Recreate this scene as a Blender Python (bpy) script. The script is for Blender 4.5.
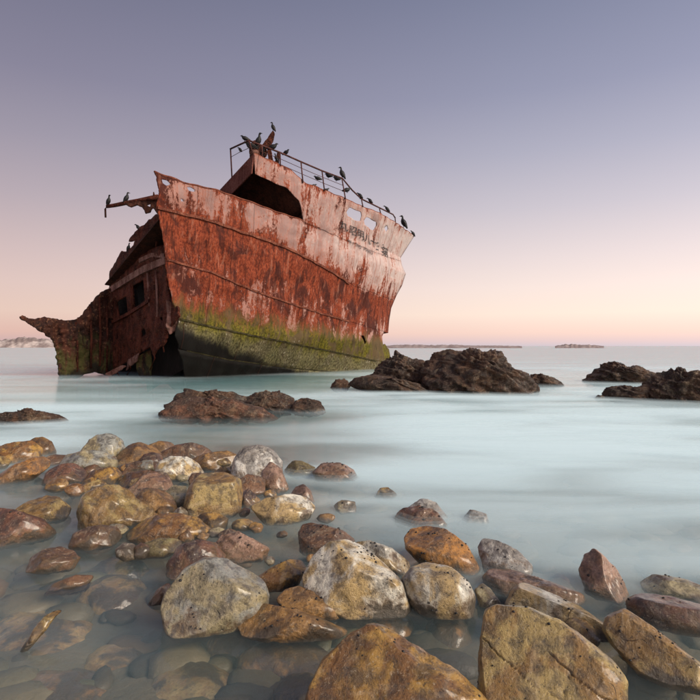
import bpy, bmesh, math, random
import numpy as np
from mathutils import Vector
random.seed(7)
for o_ in list(bpy.data.objects): bpy.data.objects.remove(o_, do_unlink=True)
SC = bpy.context.scene
COL = SC.collection
# ------------------------------------------------------------------ camera
H, F, HZ = 1.2, 560.0, 346.0            # eye height (m), focal length (photo px), horizon row
cam_d = bpy.data.cameras.new('camera'); cam = bpy.data.objects.new('camera', cam_d); COL.objects.link(cam)
cam.location = (0, 0, H); cam.rotation_euler = (math.radians(90), 0, 0)
cam_d.sensor_width = 36; cam_d.lens = 36*F/700; cam_d.shift_y = (HZ-350)/700
cam_d.clip_start = 0.05; cam_d.clip_end = 20000
SC.camera = cam
# ------------------------------------------------------------------ dusk sky
W = bpy.data.worlds.new('World'); SC.world = W; W.use_nodes = True
nt = W.node_tree; nt.nodes.clear()
def s2l(c):
    return tuple(((v/255)/12.92 if v/255 <= .04045 else (((v/255)+.055)/1.055)**2.4) for v in c)
wo = nt.nodes.new('ShaderNodeOutputWorld'); bg = nt.nodes.new('ShaderNodeBackground')
tc = nt.nodes.new('ShaderNodeTexCoord'); sp = nt.nodes.new('ShaderNodeSeparateXYZ')
rm = nt.nodes.new('ShaderNodeValToRGB')
nt.links.new(tc.outputs['Generated'], sp.inputs[0])
nt.links.new(sp.outputs['Z'], rm.inputs[0])
SKY = [(0.000, (210, 197, 203)), (0.008, (228, 202, 200)), (0.022, (248, 214, 200)), (0.055, (254, 231, 215)),
       (0.100, (246, 227, 219)), (0.150, (231, 216, 215)), (0.230, (202, 195, 204)), (0.315, (174, 173, 190)), (0.40, (149, 151, 174)),
       (0.525, (124, 129, 154)), (0.75, (119, 121, 138)), (1.0, (117, 119, 135))]
el = rm.color_ramp.elements
while len(el) < len(SKY): el.new(0.5)
for e, (p, c) in zip(el, SKY):
    e.position = p; e.color = (*s2l(c), 1)
# the afterglow lies behind the camera to the right: the dome fades gently towards the left
dg = nt.nodes.new('ShaderNodeVectorMath'); dg.operation = 'DOT_PRODUCT'; dg.inputs[1].default_value = (.85, -.5, 0)
nt.links.new(tc.outputs['Generated'], dg.inputs[0])
gl = nt.nodes.new('ShaderNodeMath'); gl.operation = 'MULTIPLY_ADD'; gl.inputs[1].default_value = 0.36; gl.inputs[2].default_value = 1.13
nt.links.new(dg.outputs['Value'], gl.inputs[0])
mr = nt.nodes.new('ShaderNodeMapRange'); mr.inputs[1].default_value = .25; mr.inputs[2].default_value = -.65; nt.links.new(sp.outputs['X'], mr.inputs[0])
mxw = nt.nodes.new('ShaderNodeMix'); mxw.data_type = 'RGBA'; mxw.blend_type = 'MULTIPLY'; mxw.inputs[7].default_value = (1, .90, .90, 1)   # rosier away from the glow
nt.links.new(mr.outputs[0], mxw.inputs[0]); nt.links.new(rm.outputs[0], mxw.inputs[6]); nt.links.new(mxw.outputs[2], bg.inputs[0]); nt.links.new(gl.outputs[0], bg.inputs[1]); nt.links.new(bg.outputs[0], wo.inputs[0])
# ------------------------------------------------------------------ soft low sun glow
sd = bpy.data.lights.new('sun', 'SUN'); sd.energy = 4.6; sd.angle = math.radians(32); sd.color = (1.0, 0.87, 0.71)
sun = bpy.data.objects.new('sun', sd); COL.objects.link(sun)
sun.rotation_euler = Vector((-0.77, 0.46, -0.55)).to_track_quat('-Z', 'Y').to_euler()
vs = SC.view_settings; vs.view_transform = 'Standard'; vs.look = 'None'; vs.exposure = 0.0; vs.gamma = 1
SC.render.engine = 'CYCLES'
cy = SC.cycles
cy.use_denoising = True; cy.max_bounces = 5; cy.diffuse_bounces = 2; cy.glossy_bounces = 2; cy.transmission_bounces = 2
cy.transparent_max_bounces = 24; cy.volume_bounces = 1; cy.sample_clamp_indirect = 4; cy.use_adaptive_sampling = True; cy.adaptive_threshold = .02
# ------------------------------------------------------------------ helpers
def tag(o, label=None, cat=None, group=None, kind=None):
    if label: o['label'] = label
    if cat: o['category'] = cat
    if group: o['group'] = group
    if kind: o['kind'] = kind
    return o
def P(px, py, dep):                      # photo pixel at a depth -> world
    return np.array([(px-350)/F*dep, dep, H+(HZ-py)/F*dep])
def link(name, V, faces, m=None, parent=None, smooth=True, loc=None):
    me = bpy.data.meshes.new(name)
    me.from_pydata([tuple(map(float, v)) for v in V], [], [tuple(map(int, f)) for f in faces])
    if smooth: me.polygons.foreach_set('use_smooth', [True]*len(me.polygons))
    if m: me.materials.append(m)
    o = bpy.data.objects.new(name, me); COL.objects.link(o)
    if loc is not None: o.location = loc
    if parent: o.parent = parent
    return o
# vectorised gradient noise
_rng = np.random.RandomState(3)
_perm = np.concatenate([_rng.permutation(256)]*2)
_g = _rng.normal(size=(256, 3)); _g /= np.linalg.norm(_g, axis=1)[:, None]
def noise(p):
    p = np.asarray(p, float); i = np.floor(p).astype(int); f = p-i; u = f*f*f*(f*(f*6-15)+10)
    i &= 255; r = 0
    for dx in (0, 1):
        for dy in (0, 1):
            for dz in (0, 1):
                h = _perm[(_perm[(_perm[(i[:, 0]+dx) & 255]+i[:, 1]+dy) & 255]+i[:, 2]+dz) & 255]
                gr = (_g[h]*(f-np.array([dx, dy, dz]))).sum(1)
                w = (u[:, 0] if dx else 1-u[:, 0])*(u[:, 1] if dy else 1-u[:, 1])*(u[:, 2] if dz else 1-u[:, 2])
                r = r+w*gr
    return r
def fbm(p, o=4, ridged=False):
    r = 0; a = 1; q = np.asarray(p, float)
    for k in range(o):
        n = noise(q)
        r = r+a*((0.35-np.abs(n))*1.4 if ridged else n); a *= .5; q = q*2.03+17.3
    return r
# ------------------------------------------------------------------ material helpers
class NT:
    def __init__(s, name):
        s.m = bpy.data.materials.new(name); s.m.use_nodes = True; s.t = s.m.node_tree; s.t.nodes.clear()
        s.out = s.n('OutputMaterial')
    def n(s, typ, **kw):
        x = s.t.nodes.new('ShaderNode'+typ)
        for k, v in kw.items():
            if k.startswith('i_'): x.inputs[k[2:].replace('_', ' ')].default_value = v
            else: setattr(x, k, v)
        return x
    def l(s, a, b): s.t.links.new(a, b)
    def math(s, op, a, b=None, c=None, clamp=False):
        x = s.n('Math', operation=op, use_clamp=clamp)
        for i, v in enumerate((a, b, c)):
            if v is None: continue
            if isinstance(v, (int, float)): x.inputs[i].default_value = v
            else: s.l(v, x.inputs[i])
        return x.outputs[0]
    def mix(s, f, a, b, bt='MIX'):
        x = s.n('Mix', data_type='RGBA', blend_type=bt); x.clamp_factor = True
        for i, v in ((0, f), (6, a), (7, b)):
            if isinstance(v, (int, float)): x.inputs[i].default_value = v
            elif isinstance(v, tuple): x.inputs[i].default_value = (*v[:3], 1)
            else: s.l(v, x.inputs[i])
        return x.outputs[2]
    def ramp(s, f, lo, hi):
        x = s.n('MapRange', interpolation_type='SMOOTHSTEP'); x.inputs[1].default_value = lo; x.inputs[2].default_value = hi
        s.l(f, x.inputs[0]); return x.outputs[0]
    def noise(s, vec, scale, det=4, rough=.55, dist=0.0):
        x = s.n('TexNoise'); x.inputs['Scale'].default_value = scale; x.inputs['Detail'].default_value = det
        x.inputs['Roughness'].default_value = rough; x.inputs['Distortion'].default_value = dist
        if vec is not None: s.l(vec, x.inputs['Vector'])
        return x.outputs['Fac']
    def scale(s, vec, sc):
        x = s.n('VectorMath', operation='MULTIPLY'); s.l(vec, x.inputs[0]); x.inputs[1].default_value = sc; return x.outputs[0]
    def add(s, a, b):
        x = s.n('VectorMath', operation='ADD'); s.l(a, x.inputs[0]); s.l(b, x.inputs[1]); return x.outputs[0]
    def bump(s, h, st, dist=.02, nrm=None):
        x = s.n('Bump'); x.inputs['Strength'].default_value = st; x.inputs['Distance'].default_value = dist
        s.l(h, x.inputs['Height'])
        if nrm is not None: s.l(nrm, x.inputs['Normal'])
        return x.outputs[0]
    def bsdf(s, col, rough, nrm=None, spec=.5, coat=0, crough=.2, metal=0):
        b = s.n('BsdfPrincipled')
        if isinstance(col, tuple): b.inputs['Base Color'].default_value = (*col, 1)
        else: s.l(col, b.inputs['Base Color'])
        if isinstance(rough, (int, float)): b.inputs['Roughness'].default_value = rough
        else: s.l(rough, b.inputs['Roughness'])
        if nrm is not None: s.l(nrm, b.inputs['Normal'])
        b.inputs['Specular IOR Level'].default_value = spec; b.inputs['Metallic'].default_value = metal
        if not isinstance(coat, (int, float)): s.l(coat, b.inputs['Coat Weight'])
        else: b.inputs['Coat Weight'].default_value = coat
        b.inputs['Coat Roughness'].default_value = crough
        s.l(b.outputs[0], s.out.inputs['Surface']); return b
# ---- wet beach stone: colours come from the object (color and the property tint2)
def rock_material(name, jag=False):
    t = NT(name)
    tcn = t.n('TexCoord').outputs['Object']; oi = t.n('ObjectInfo')
    rv = t.n('VectorMath', operation='SCALE'); rv.inputs[0].default_value = (41, 67, 23); t.l(oi.outputs['Random'], rv.inputs['Scale'])
    v0 = t.add(tcn, rv.outputs[0])
    rot = t.n('VectorRotate', rotation_type='AXIS_ANGLE'); t.l(v0, rot.inputs['Vector']); rot.inputs['Axis'].default_value = (.4, .7, .3)
    t.l(t.math('MULTIPLY', oi.outputs['Random'], 5.0), rot.inputs['Angle']); v = rot.outputs[0]
    at = t.n('Attribute', attribute_type='OBJECT', attribute_name='tint2')
    S = 1.0 if not jag else 0.35
    big = t.noise(v, 5*S, 5, .6, .6); mid = t.noise(v, 18*S, 6, .65, .3); fine = t.noise(v, 80*S, 6, .75)
    strat = t.noise(t.scale(v, (1, 1, 4)), 5*S, 5, .6, 1.4)
    base = t.mix(t.ramp(big, .44, .56), oi.outputs['Color'], at.outputs['Color'])
    base = t.mix(t.math('MULTIPLY', t.ramp(strat, .52, .68), .6), base, t.mix(.4, base, (.56, .43, .27)))
    dk = t.ramp(mid, .36, .58)
    base = t.mix(t.math('MULTIPLY_ADD', dk, -.68, .68), base, (.022, .015, .011))
    base = t.mix(t.math('MULTIPLY', t.ramp(fine, .56, .66), .38), base, (.55, .46, .33))
    base = t.mix(t.math('MULTIPLY', t.ramp(fine, .46, .36), .75), base, (.018, .013, .010))
    vo = t.n('TexVoronoi', feature='DISTANCE_TO_EDGE'); vo.inputs['Scale'].default_value = 4.0*S*(1 if not jag else 2.2)
    dv = t.n('TexNoise'); dv.inputs['Scale'].default_value = 6*S; t.l(v, dv.inputs['Vector'])
    av = t.n('VectorMath', operation='MULTIPLY_ADD'); t.l(dv.outputs['Color'], av.inputs[0]); av.inputs[1].default_value = (.55/S,)*3; t.l(v, av.inputs[2])
    t.l(av.outputs[0], vo.inputs['Vector'])
    crack = t.ramp(vo.outputs['Distance'], 0.0, .022)
    cm = t.math('MULTIPLY', t.math('SUBTRACT', 1.0, crack), t.ramp(big, .60, .68))
    base = t.mix(t.math('MULTIPLY', cm, .8), base, (.015, .01, .008))
    if not jag:                                  # ochre weed stain on the lower part, black film at the waterline
        pz = t.n('SeparateXYZ'); t.l(t.n('NewGeometry').outputs['Position'], pz.inputs[0])
        hz = t.math('ADD', pz.outputs['Z'], t.math('ADD', t.math('MULTIPLY_ADD', big, .5, -.25), t.math('MULTIPLY_ADD', mid, .22, -.11)))
        base = t.mix(t.math('MULTIPLY', t.ramp(hz, .08, .01), .5), base, t.mix(mid, (.36, .17, .035), (.12, .065, .022)))
        base = t.mix(t.math('MULTIPLY', t.math('MULTIPLY', t.ramp(hz, .06, -.01), t.ramp(hz, -.16, -.08)), .85), base, (.035, .026, .016))
    hgt = t.math('ADD', t.math('MULTIPLY', mid, .9), t.math('MULTIPLY', fine, .42))
    hgt = t.math('ADD', hgt, t.math('MULTIPLY', strat, .5))
    hgt = t.math('SUBTRACT', hgt, t.math('MULTIPLY', cm, .5))
    nrm = t.bump(hgt, .75 if not jag else .9, .022 if not jag else .12)
    rough = t.math('MULTIPLY_ADD', mid, .55, .16 if not jag else .4)
    t.bsdf(base, rough, nrm, .5, t.math('MULTIPLY_ADD', t.ramp(strat, .35, .65), .5, .35) if not jag else .12, .22)
    return t.m
M_ROCK = rock_material('wet_stone'); M_REEF = rock_material('reef_rock', True)
def simple(name, col, rough=.7, var=.35, sc=8, bump=.3, dist=.02, spec=.4):
    t = NT(name); v = t.n('TexCoord').outputs['Object']; n = t.noise(v, sc, 6, .65)
    c = t.mix(n, tuple(x*(1-var) for x in col), tuple(min(1, x*(1+var)) for x in col))
    t.bsdf(c, rough, t.bump(n, bump, dist), spec); return t.m
M_SNAIL = simple('snail_shell', (.012, .011, .012), .35, .4, 60)
M_BIRD = simple('dark_plumage', (.008, .007, .0075), .6, .4, 40)
M_LEG = simple('bird_leg_skin', (.02, .018, .018), .6)
# ------------------------------------------------------------------ sea floor and sea
def floor_z(x, y):
    z = -0.11-0.018*np.maximum(y-2, 0)-0.035*np.maximum(y-9.5, 0)
    hump = .12*np.exp(-((x+1.9)/1.6)**2-((y-6.3)/1.8)**2)          # the stone bank is a little higher
    z = z+hump-.03*np.exp(-((x+1.3)/.8)**2-((y-2.4)/.9)**2)
    return np.maximum(z, -5)
def build_floor():
    xs = np.concatenate([-np.geomspace(6000, 8, 14), np.linspace(-7.5, 7.5, 130), np.geomspace(8, 6000, 14)])
    ys = np.concatenate([np.linspace(-6, 1, 10), np.linspace(1.1, 13, 120), np.geomspace(14, 9000, 20)])
    X, Y = np.meshgrid(xs, ys); p = np.stack([X.ravel(), Y.ravel(), 0*X.ravel()], 1)
    near = np.exp(-(p[:, 0]/8)**2-(p[:, 1]/14)**2)
    p[:, 2] = floor_z(p[:, 0], p[:, 1])+near*(.05*fbm(p*[2.3, 2.3, 1], 4)+.03*fbm(p*[6, 6, 1]+9, 2))
    nx = len(xs); fs = [(j*nx+i, j*nx+i+1, (j+1)*nx+i+1, (j+1)*nx+i) for j in range(len(ys)-1) for i in range(nx-1)]
    t = NT('sea_floor_sand'); v = t.n('TexCoord').outputs['Object']
    a = t.noise(v, 1.6, 5, .6, .5); b = t.noise(v, 9, 5, .65); vo = t.n('TexVoronoi'); vo.inputs['Scale'].default_value = 3.4
    t.l(v, vo.inputs['Vector'])
    c = t.mix(a, (.09, .07, .042), (.17, .135, .08)); c = t.mix(t.math('MULTIPLY', b, .6), c, (.06, .05, .035))
    t.bsdf(c, .8, t.bump(b, .5, .03))
    return tag(link('sea_floor', p, fs, t.m), kind='structure')
build_floor()
def build_water():
    R = 9000; V = [(-R, -60, 0), (R, -60, 0), (R, R, 0), (-R, R, 0), (-R, -60, -9), (R, -60, -9), (R, R, -9), (-R, R, -9)]
    fs = [(0, 1, 2, 3), (4, 7, 6, 5), (0, 4, 5, 1), (1, 5, 6, 2), (2, 6, 7, 3), (3, 7, 4, 0)]
    t = NT('misty_sea_water'); v = t.n('TexCoord').outputs['Object']
    n1 = t.noise(t.scale(v, (.35, 1.0, 1)), .8, 4, .5, .4); n2 = t.noise(t.scale(v, (.3, 1, 1)), 3.2, 3, .5, .3)
    n3 = t.noise(t.scale(v, (.12, .45, 1)), .5, 3, .5, .8)
    nrm = t.bump(t.math('ADD', t.math('MULTIPLY', n1, 1), t.math('MULTIPLY', n2, .25)), .12, .10)
    fr = t.n('Fresnel'); fr.inputs['IOR'].default_value = 1.33; t.l(nrm, fr.inputs['Normal']); py = t.n('SeparateXYZ'); t.l(v, py.inputs[0]); chop = t.ramp(py.outputs['Y'], 10, 45); fac = t.math('MULTIPLY', t.math('MULTIPLY', fr.outputs[0], t.math('MULTIPLY_ADD', chop, -.5, 1.0)), t.math('SUBTRACT', 1.0, t.n('NewGeometry').outputs['Backfacing']))
    gl_ = t.n('BsdfGlossy'); t.l(t.math('MULTIPLY_ADD', chop, .32, .11), gl_.inputs['Roughness']); t.l(nrm, gl_.inputs['Normal'])
    tr = t.n('BsdfTransparent'); tr.inputs['Color'].default_value = (.97, .99, .99, 1)
    m1 = t.n('MixShader'); t.l(fac, m1.inputs[0]); t.l(tr.outputs[0], m1.inputs[1]); t.l(gl_.outputs[0], m1.inputs[2])
    t.l(m1.outputs[0], t.out.inputs['Surface'])
    vs_ = t.n('VolumeScatter'); vs_.inputs['Color'].default_value = (.26, .66, .74, 1); vs_.inputs['Density'].default_value = .34
    t.l(vs_.outputs[0], t.out.inputs['Volume'])
    return tag(link('sea_water', V, fs, t.m, smooth=False), kind='structure')
build_water()
# the surf leaves a thin layer of white spray on the swell: a few sheets, thick where the sea breaks, thin by the shore
def sstep(x, a, b): t = np.clip((x-a)/(b-a), 0, 1); return t*t*(3-2*t)
def spray(x, y):
    y0 = 1.75+3.6*np.exp(-((x+1.6)/1.5)**2)+1.2*sstep(x, -2.0, -3.5)
    T = .018+.40*sstep(y, y0, y0+3.4)*(.42+.58*sstep(x, -2.2, 1.2))
    T = T*np.minimum(1, 8.0/np.maximum(y, 1))**2.8
    T = T*(1-.93*np.exp(-((x+3.2)/3.6)**4-((y-18.5)/5.0)**4))*(1-.995*np.exp(-((x+1.3)/2.3)**4-((y-8.5)/3.0)**4))
    T = T+.16*np.exp(-((x-3.0)/3)**2-((y-7.5)/3)**2)
    return T
def build_spray():
    xs = np.concatenate([-np.geomspace(6000, 13, 24), np.linspace(-12, 12, 97), np.geomspace(13, 6000, 24)])
    ys = np.concatenate([np.linspace(-4, 1, 6), np.linspace(1.2, 26, 125), np.geomspace(27, 8000, 26)])
    X, Y = np.meshgrid(xs, ys); X, Y = X.ravel(), Y.ravel(); nx = len(xs); T = spray(X, Y); V = []; fs = []; A = []
    for k, (z, w) in enumerate(((.004, .36), (.014, .24), (.026, .18), (.042, .13), (.062, .09))):
        b = k*len(X); V.append(np.stack([X, Y, np.full_like(X, z)], 1)); A.append(T*w)
        fs += [(b+j*nx+i, b+j*nx+i+1, b+(j+1)*nx+i+1, b+(j+1)*nx+i) for j in range(len(ys)-1) for i in range(nx-1)]
    t = NT('sea_spray'); v = t.n('TexCoord').outputs['Object']
    n1 = t.noise(t.scale(v, (.30, 1.0, 3)), .9, 3, .55, .5); n2 = t.noise(t.scale(v, (.16, .6, 1)), .33, 3, .5, .6)
    st = t.math('MULTIPLY', t.math('MULTIPLY_ADD', t.ramp(n1, .32, .68), 1.5, .25), t.math('MULTIPLY_ADD', t.ramp(n2, .35, .65), 1.2, .35))
    tau = t.math('MULTIPLY', t.n('Attribute', attribute_type='GEOMETRY', attribute_name='tau').outputs['Fac'], st)
    ge = t.n('NewGeometry'); dt = t.n('VectorMath', operation='DOT_PRODUCT'); t.l(ge.outputs['Incoming'], dt.inputs[0]); t.l(ge.outputs['True Normal'], dt.inputs[1])
    cs = t.math('MAXIMUM', t.math('ABSOLUTE', dt.outputs['Value']), .03)
    al = t.math('SUBTRACT', 1.0, t.math('EXPONENT', t.math('MULTIPLY', t.math('DIVIDE', tau, cs), -1.0)))
    df = t.n('BsdfDiffuse'); df.inputs['Color'].default_value = (.71, .89, .95, 1); tr = t.n('BsdfTransparent')
    m = t.n('MixShader'); t.l(al, m.inputs[0]); t.l(tr.outputs[0], m.inputs[1]); t.l(df.outputs[0], m.inputs[2]); t.l(m.outputs[0], t.out.inputs['Surface'])
    o = link('sea_spray', np.concatenate(V), fs, t.m); a = o.data.attributes.new('tau', 'FLOAT', 'POINT'); a.data.foreach_set('value', np.concatenate(A).astype(np.float32))
    return tag(o, 'thin white spray drifting over the sea', 'spray', kind='stuff')
build_spray()
# ------------------------------------------------------------------ shipwreck
D_ = np.array([.76, .65]); N_ = np.array([-.65, .76]); S0 = np.array([2.1, 30.5]); LIST = .30
def centre_hit(px, py):                  # ray against the centre plane
    dx = (px-350)/F
    y = (S0@N_)/(dx*N_[0]+N_[1]); x = dx*y
    return (np.array([x, y])-S0)@D_, H+(HZ-py)/F*y
STEM_PX = [(414, 236), (407, 247), (400, 258), (402, 266), (405.5, 274), (402, 285), (396, 296), (391, 308), (389, 320), (388, 332), (388, 345), (390, 356), (391, 368), (393, 384)]
_st = sorted([centre_hit(*p)[::-1] for p in STEM_PX]); _sz = np.array([a for a, b in _st]); _ss = np.array([b for a, b in _st])
def rake(z): return np.interp(z, _sz, _ss)
def breadth(s, z):
    a = np.clip(rake(z)-s, 0, None); B = 2.5+.12*z-.5*np.clip(1.6-z, 0, 3)**1.3
    b = B*(1-(1-np.clip(a/11, 0, 1))**2)
    return b
def dent(s, z):
    p = np.stack([np.ravel(s)*.8, np.ravel(z)*.9, np.zeros(np.size(s))], 1)
    d = .14*noise(p)+.07*noise(p*2.7+5)+.03*np.cos(np.ravel(s)*2*math.pi/.75)
    a = np.clip(rake(np.ravel(z))-np.ravel(s), 0, 1.5)/1.5
    return (d*a).reshape(np.shape(s))
def pos(s, z, q=-1.0, out=0.0):          # q -1 starboard shell .. +1 port shell
    s = np.asarray(s, float); z = np.asarray(z, float); b = breadth(s, z)+dent(s, z)+out
    l = q*b
    return np.stack([S0[0]+D_[0]*s+N_[0]*l, S0[1]+D_[1]*s+N_[1]*l, z-LIST*(q+1)*b], -1)
def hit(px, py):
    dx = (px-350)/F; dz = (HZ-py)/F
    def g(y):
        x = dx*y; r = np.array([x, y])-S0; s = r@D_; z = H+dz*y
        return r@N_+breadth(s, z), s, z
    lo = 12.0; prev = lo
    for y in np.arange(12.0, 42, .5):
        if g(y)[0] > 0: break
        prev = y
    lo, hi = prev, prev+.5
    for _ in range(30):
        m = (lo+hi)/2
        if g(m)[0] > 0: hi = m
        else: lo = m
    _, s, z = g(lo); return s, z, lo
def resample(pts, n):
    p = np.array(pts, float); d = np.r_[0, np.cumsum(np.hypot(*np.diff(p, axis=0).T))]; t = np.linspace(0, d[-1], n)
    return np.stack([np.interp(t, d, p[:, 0]), np.interp(t, d, p[:, 1])], 1)
def inpoly(pts, poly):
    x, y = pts[:, 0], pts[:, 1]; r = np.zeros(len(pts), bool); n = len(poly)
    for i in range(n):
        (x1, y1), (x2, y2) = poly[i], poly[(i+1) % n]
        if y1 == y2: continue
        r ^= ((y1 > y) != (y2 > y)) & (x < (x2-x1)*(y-y1)/(y2-y1)+x1)
    return r
def nearest(p, poly):
    a = np.array(poly, float); b = np.roll(a, -1, 0); ab = b-a
    t = np.clip(((p-a)*ab).sum(1)/np.maximum((ab**2).sum(1), 1e-9), 0, 1); q = a+ab*t[:, None]; d = ((q-p)**2).sum(1)
    i = d.argmin(); return q[i], math.sqrt(d[i])
def proj(V): return np.stack([350+F*V[:, 0]/V[:, 1], HZ-F*(V[:, 2]-H)/V[:, 1]], 1)
def boundary(fs, nv):
    from collections import Counter
    c = Counter()
    for f in fs:
        for i in range(len(f)):
            c[tuple(sorted((f[i], f[(i+1) % len(f)])))] += 1
    b = set()
    for e, k in c.items():
        if k == 1: b.update(e)
    return b
def compact(V, fs, *attrs):
    used = sorted({i for f in fs for i in f}); mp = {u: i for i, u in enumerate(used)}
    return [V[used], [tuple(mp[i] for i in f) for f in fs]]+[a[used] for a in attrs]
def solid(o, th, off=0):
    m = o.modifiers.new('thickness', 'SOLIDIFY'); m.thickness = th; m.offset = off; return o
def setattrs(o, **kw):
    for k, v in kw.items():
        a = o.data.attributes.new(k, 'FLOAT', 'POINT'); a.data.foreach_set('value', np.asarray(v, np.float32))
# ---- hull paint
def hull_material():
    t = NT('rusted_hull_paint')
    A = lambda n: t.n('Attribute', attribute_type='GEOMETRY', attribute_name=n).outputs['Fac']
    zone, su, hz = A('zone'), A('along'), A('height')
    cb = t.n('CombineXYZ'); t.l(su, cb.inputs[0]); t.l(hz, cb.inputs[1]); v = cb.outputs[0]
    streak = t.noise(t.scale(v, (3.6, .5, 1)), 1, 7, .68, .35); blot = t.noise(t.scale(v, (1.25, .8, 1)), .9, 8, .66, .6)
    fine = t.noise(t.scale(v, (1.6, 1, 1)), 9, 6, .7); st2 = t.noise(t.scale(v, (6.5, 1.5, 1)), 1, 6, .66, .5); big = t.noise(v, .35, 4, .5)
    val = t.math('ADD', t.math('MULTIPLY', streak, .33), t.math('ADD', t.math('MULTIPLY', blot, .47), t.math('MULTIPLY', fine, .24)))
    cr = t.n('ValToRGB'); t.l(t.math('DIVIDE', zone, 5.0), cr.inputs[0]); e = cr.color_ramp.elements
    amt = [(0, .56), (.02, .44), (.10, .47), (.17, .58), (.20, .66), (.22, .80), (.29, .80), (.37, .68), (.41, .66), (.50, .62), (.6, .75), (1, .9)]
    while len(e) < len(amt): e.new(.5)
    for x, (p, c) in zip(e, amt): x.position = p; x.color = (c, c, c, 1)
    lim = t.math('MULTIPLY_ADD', cr.outputs[0], -.42, .745); lim = t.math('ADD', lim, t.math('MULTIPLY_ADD', su, .0028, .022))
    rm_ = t.math('SUBTRACT', val, lim); rust = t.ramp(rm_, -.012, .03); halo = t.ramp(rm_, -.075, .01)
    pale = t.mix(t.ramp(t.math('ADD', blot, t.math('MULTIPLY_ADD', su, .02, .12)), .35, .65), (.30, .185, .165), (.52, .435, .41)); pale = t.mix(t.math('MULTIPLY', halo, .6), pale, (.38, .14, .09))
    pale = t.mix(t.math('MULTIPLY', t.ramp(st2, .52, .70), .45), pale, (.38, .13, .085))
    st3 = t.noise(t.scale(v, (11, .7, 1)), 1, 5, .62, .3); pale = t.mix(t.math('MULTIPLY', t.ramp(st3, .54, .70), .6), pale, (.24, .075, .045))
    redr = t.mix(t.ramp(fine, .35, .65), (.105, .017, .009), (.29, .066, .028))
    redr = t.mix(t.math('MULTIPLY', t.ramp(st2, .50, .62), .75), redr, (.040, .012, .009))
    redr = t.mix(t.math('MULTIPLY', t.ramp(t.noise(t.scale(v, (1.3, .8, 1)), .6, 7, .66, .6), .49, .58), .85), redr, (.048, .014, .011))
    redr = t.mix(t.math('MULTIPLY', t.ramp(st3, .52, .66), .55), redr, (.05, .013, .010))
    redr = t.mix(t.math('MULTIPLY', t.ramp(st2, .45, .32), .5), redr, (.34, .15, .10))
    col = t.mix(rust, pale, redr)
    # weed line and growth towards the sea, painted shade lowest down
    gz = t.math('ADD', zone, t.math('ADD', t.math('MULTIPLY_ADD', blot, .9, -.45), t.math('MULTIPLY_ADD', streak, .35, -.175)))
    gz = t.math('ADD', gz, t.math('MULTIPLY_ADD', su, .042, .62))
    grn = t.mix(t.ramp(fine, .35, .62), (.034, .034, .006), (.165, .14, .016)); grn = t.mix(t.ramp(blot, .47, .57), grn, (.10, .068, .034)); grn = t.mix(t.math('MULTIPLY', t.ramp(st2, .5, .62), .6), grn, (.035, .028, .012))
    gz = t.math('ADD', gz, t.math('MULTIPLY_ADD', st2, .9, -.52)); col = t.mix(t.ramp(gz, 2.55, 2.95), col, t.mix(t.ramp(gz, 2.62, 3.0), (.15, .085, .03), grn))
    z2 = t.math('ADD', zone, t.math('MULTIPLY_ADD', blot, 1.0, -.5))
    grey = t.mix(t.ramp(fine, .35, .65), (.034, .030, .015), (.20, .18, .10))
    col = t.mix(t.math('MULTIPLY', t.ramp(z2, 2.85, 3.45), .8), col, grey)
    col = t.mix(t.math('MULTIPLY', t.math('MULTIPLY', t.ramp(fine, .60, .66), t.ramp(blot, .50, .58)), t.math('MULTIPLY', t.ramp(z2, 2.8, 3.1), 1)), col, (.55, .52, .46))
    z3 = t.math('SUBTRACT', z2, t.math('MULTIPLY', t.math('ADD', su, 13.0), .13)); col = t.mix(t.ramp(z3, 3.12, 3.50), col, (.010, .009, .008))  # near black low at the broken end: shade under the bilge painted in
    sm = t.math('ABSOLUTE', t.math('SUBTRACT', t.math('FRACT', t.math('ADD', t.math('DIVIDE', su, 2.3), t.math('MULTIPLY', t.math('FLOOR', zone), .37))), .5))
    seam = t.ramp(sm, .009, .003); col = t.mix(t.math('MULTIPLY', seam, .45), col, (.06, .02, .014))
    hgt = t.math('ADD', t.math('MULTIPLY', fine, .6), t.math('MULTIPLY', rust, -.25)); hgt = t.math('ADD', hgt, t.math('MULTIPLY', seam, .5)); hgt = t.math('ADD', hgt, t.math('MULTIPLY', streak, .4))
    t.bsdf(col, t.math('MULTIPLY_ADD', rust, .25, .5), t.bump(hgt, .8, .05), .12)
    return t.m
M_HULL = hull_material()
def rusty(name, c1, c2, c3, sc=3.0):
    t = NT(name); v = t.n('TexCoord').outputs['Object']; a = t.noise(t.scale(v, (1, 1, .5)), sc, 7, .65, .5); f = t.noise(v, sc*6, 5, .7); s = t.noise(t.scale(v, (3, 3, .4)), sc, 5, .6)
    c = t.mix(t.ramp(a, .36, .66), c1, c2); c = t.mix(t.math('MULTIPLY', t.ramp(f, .52, .66), .7), c, c3); c = t.mix(t.math('MULTIPLY', t.ramp(s, .52, .68), .6), c, tuple(x*.3 for x in c1))
    t.bsdf(c, .75, t.bump(t.math('ADD', f, a), .8, .05), .12); return t.m
M_RUST = rusty('flaking_rust', (.034, .010, .007), (.125, .033, .020), (.26, .10, .055))
M_RUSTD = rusty('dark_rust', (.028, .012, .009), (.075, .026, .016), (.12, .05, .028))
M_RUSTP = rusty('pinkish_rust', (.13, .055, .042), (.30, .16, .13), (.40, .22, .16))
M_FASC = rusty('fascia_rust', (.10, .030, .022), (.17, .06, .045), (.24, .11, .09))
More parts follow.
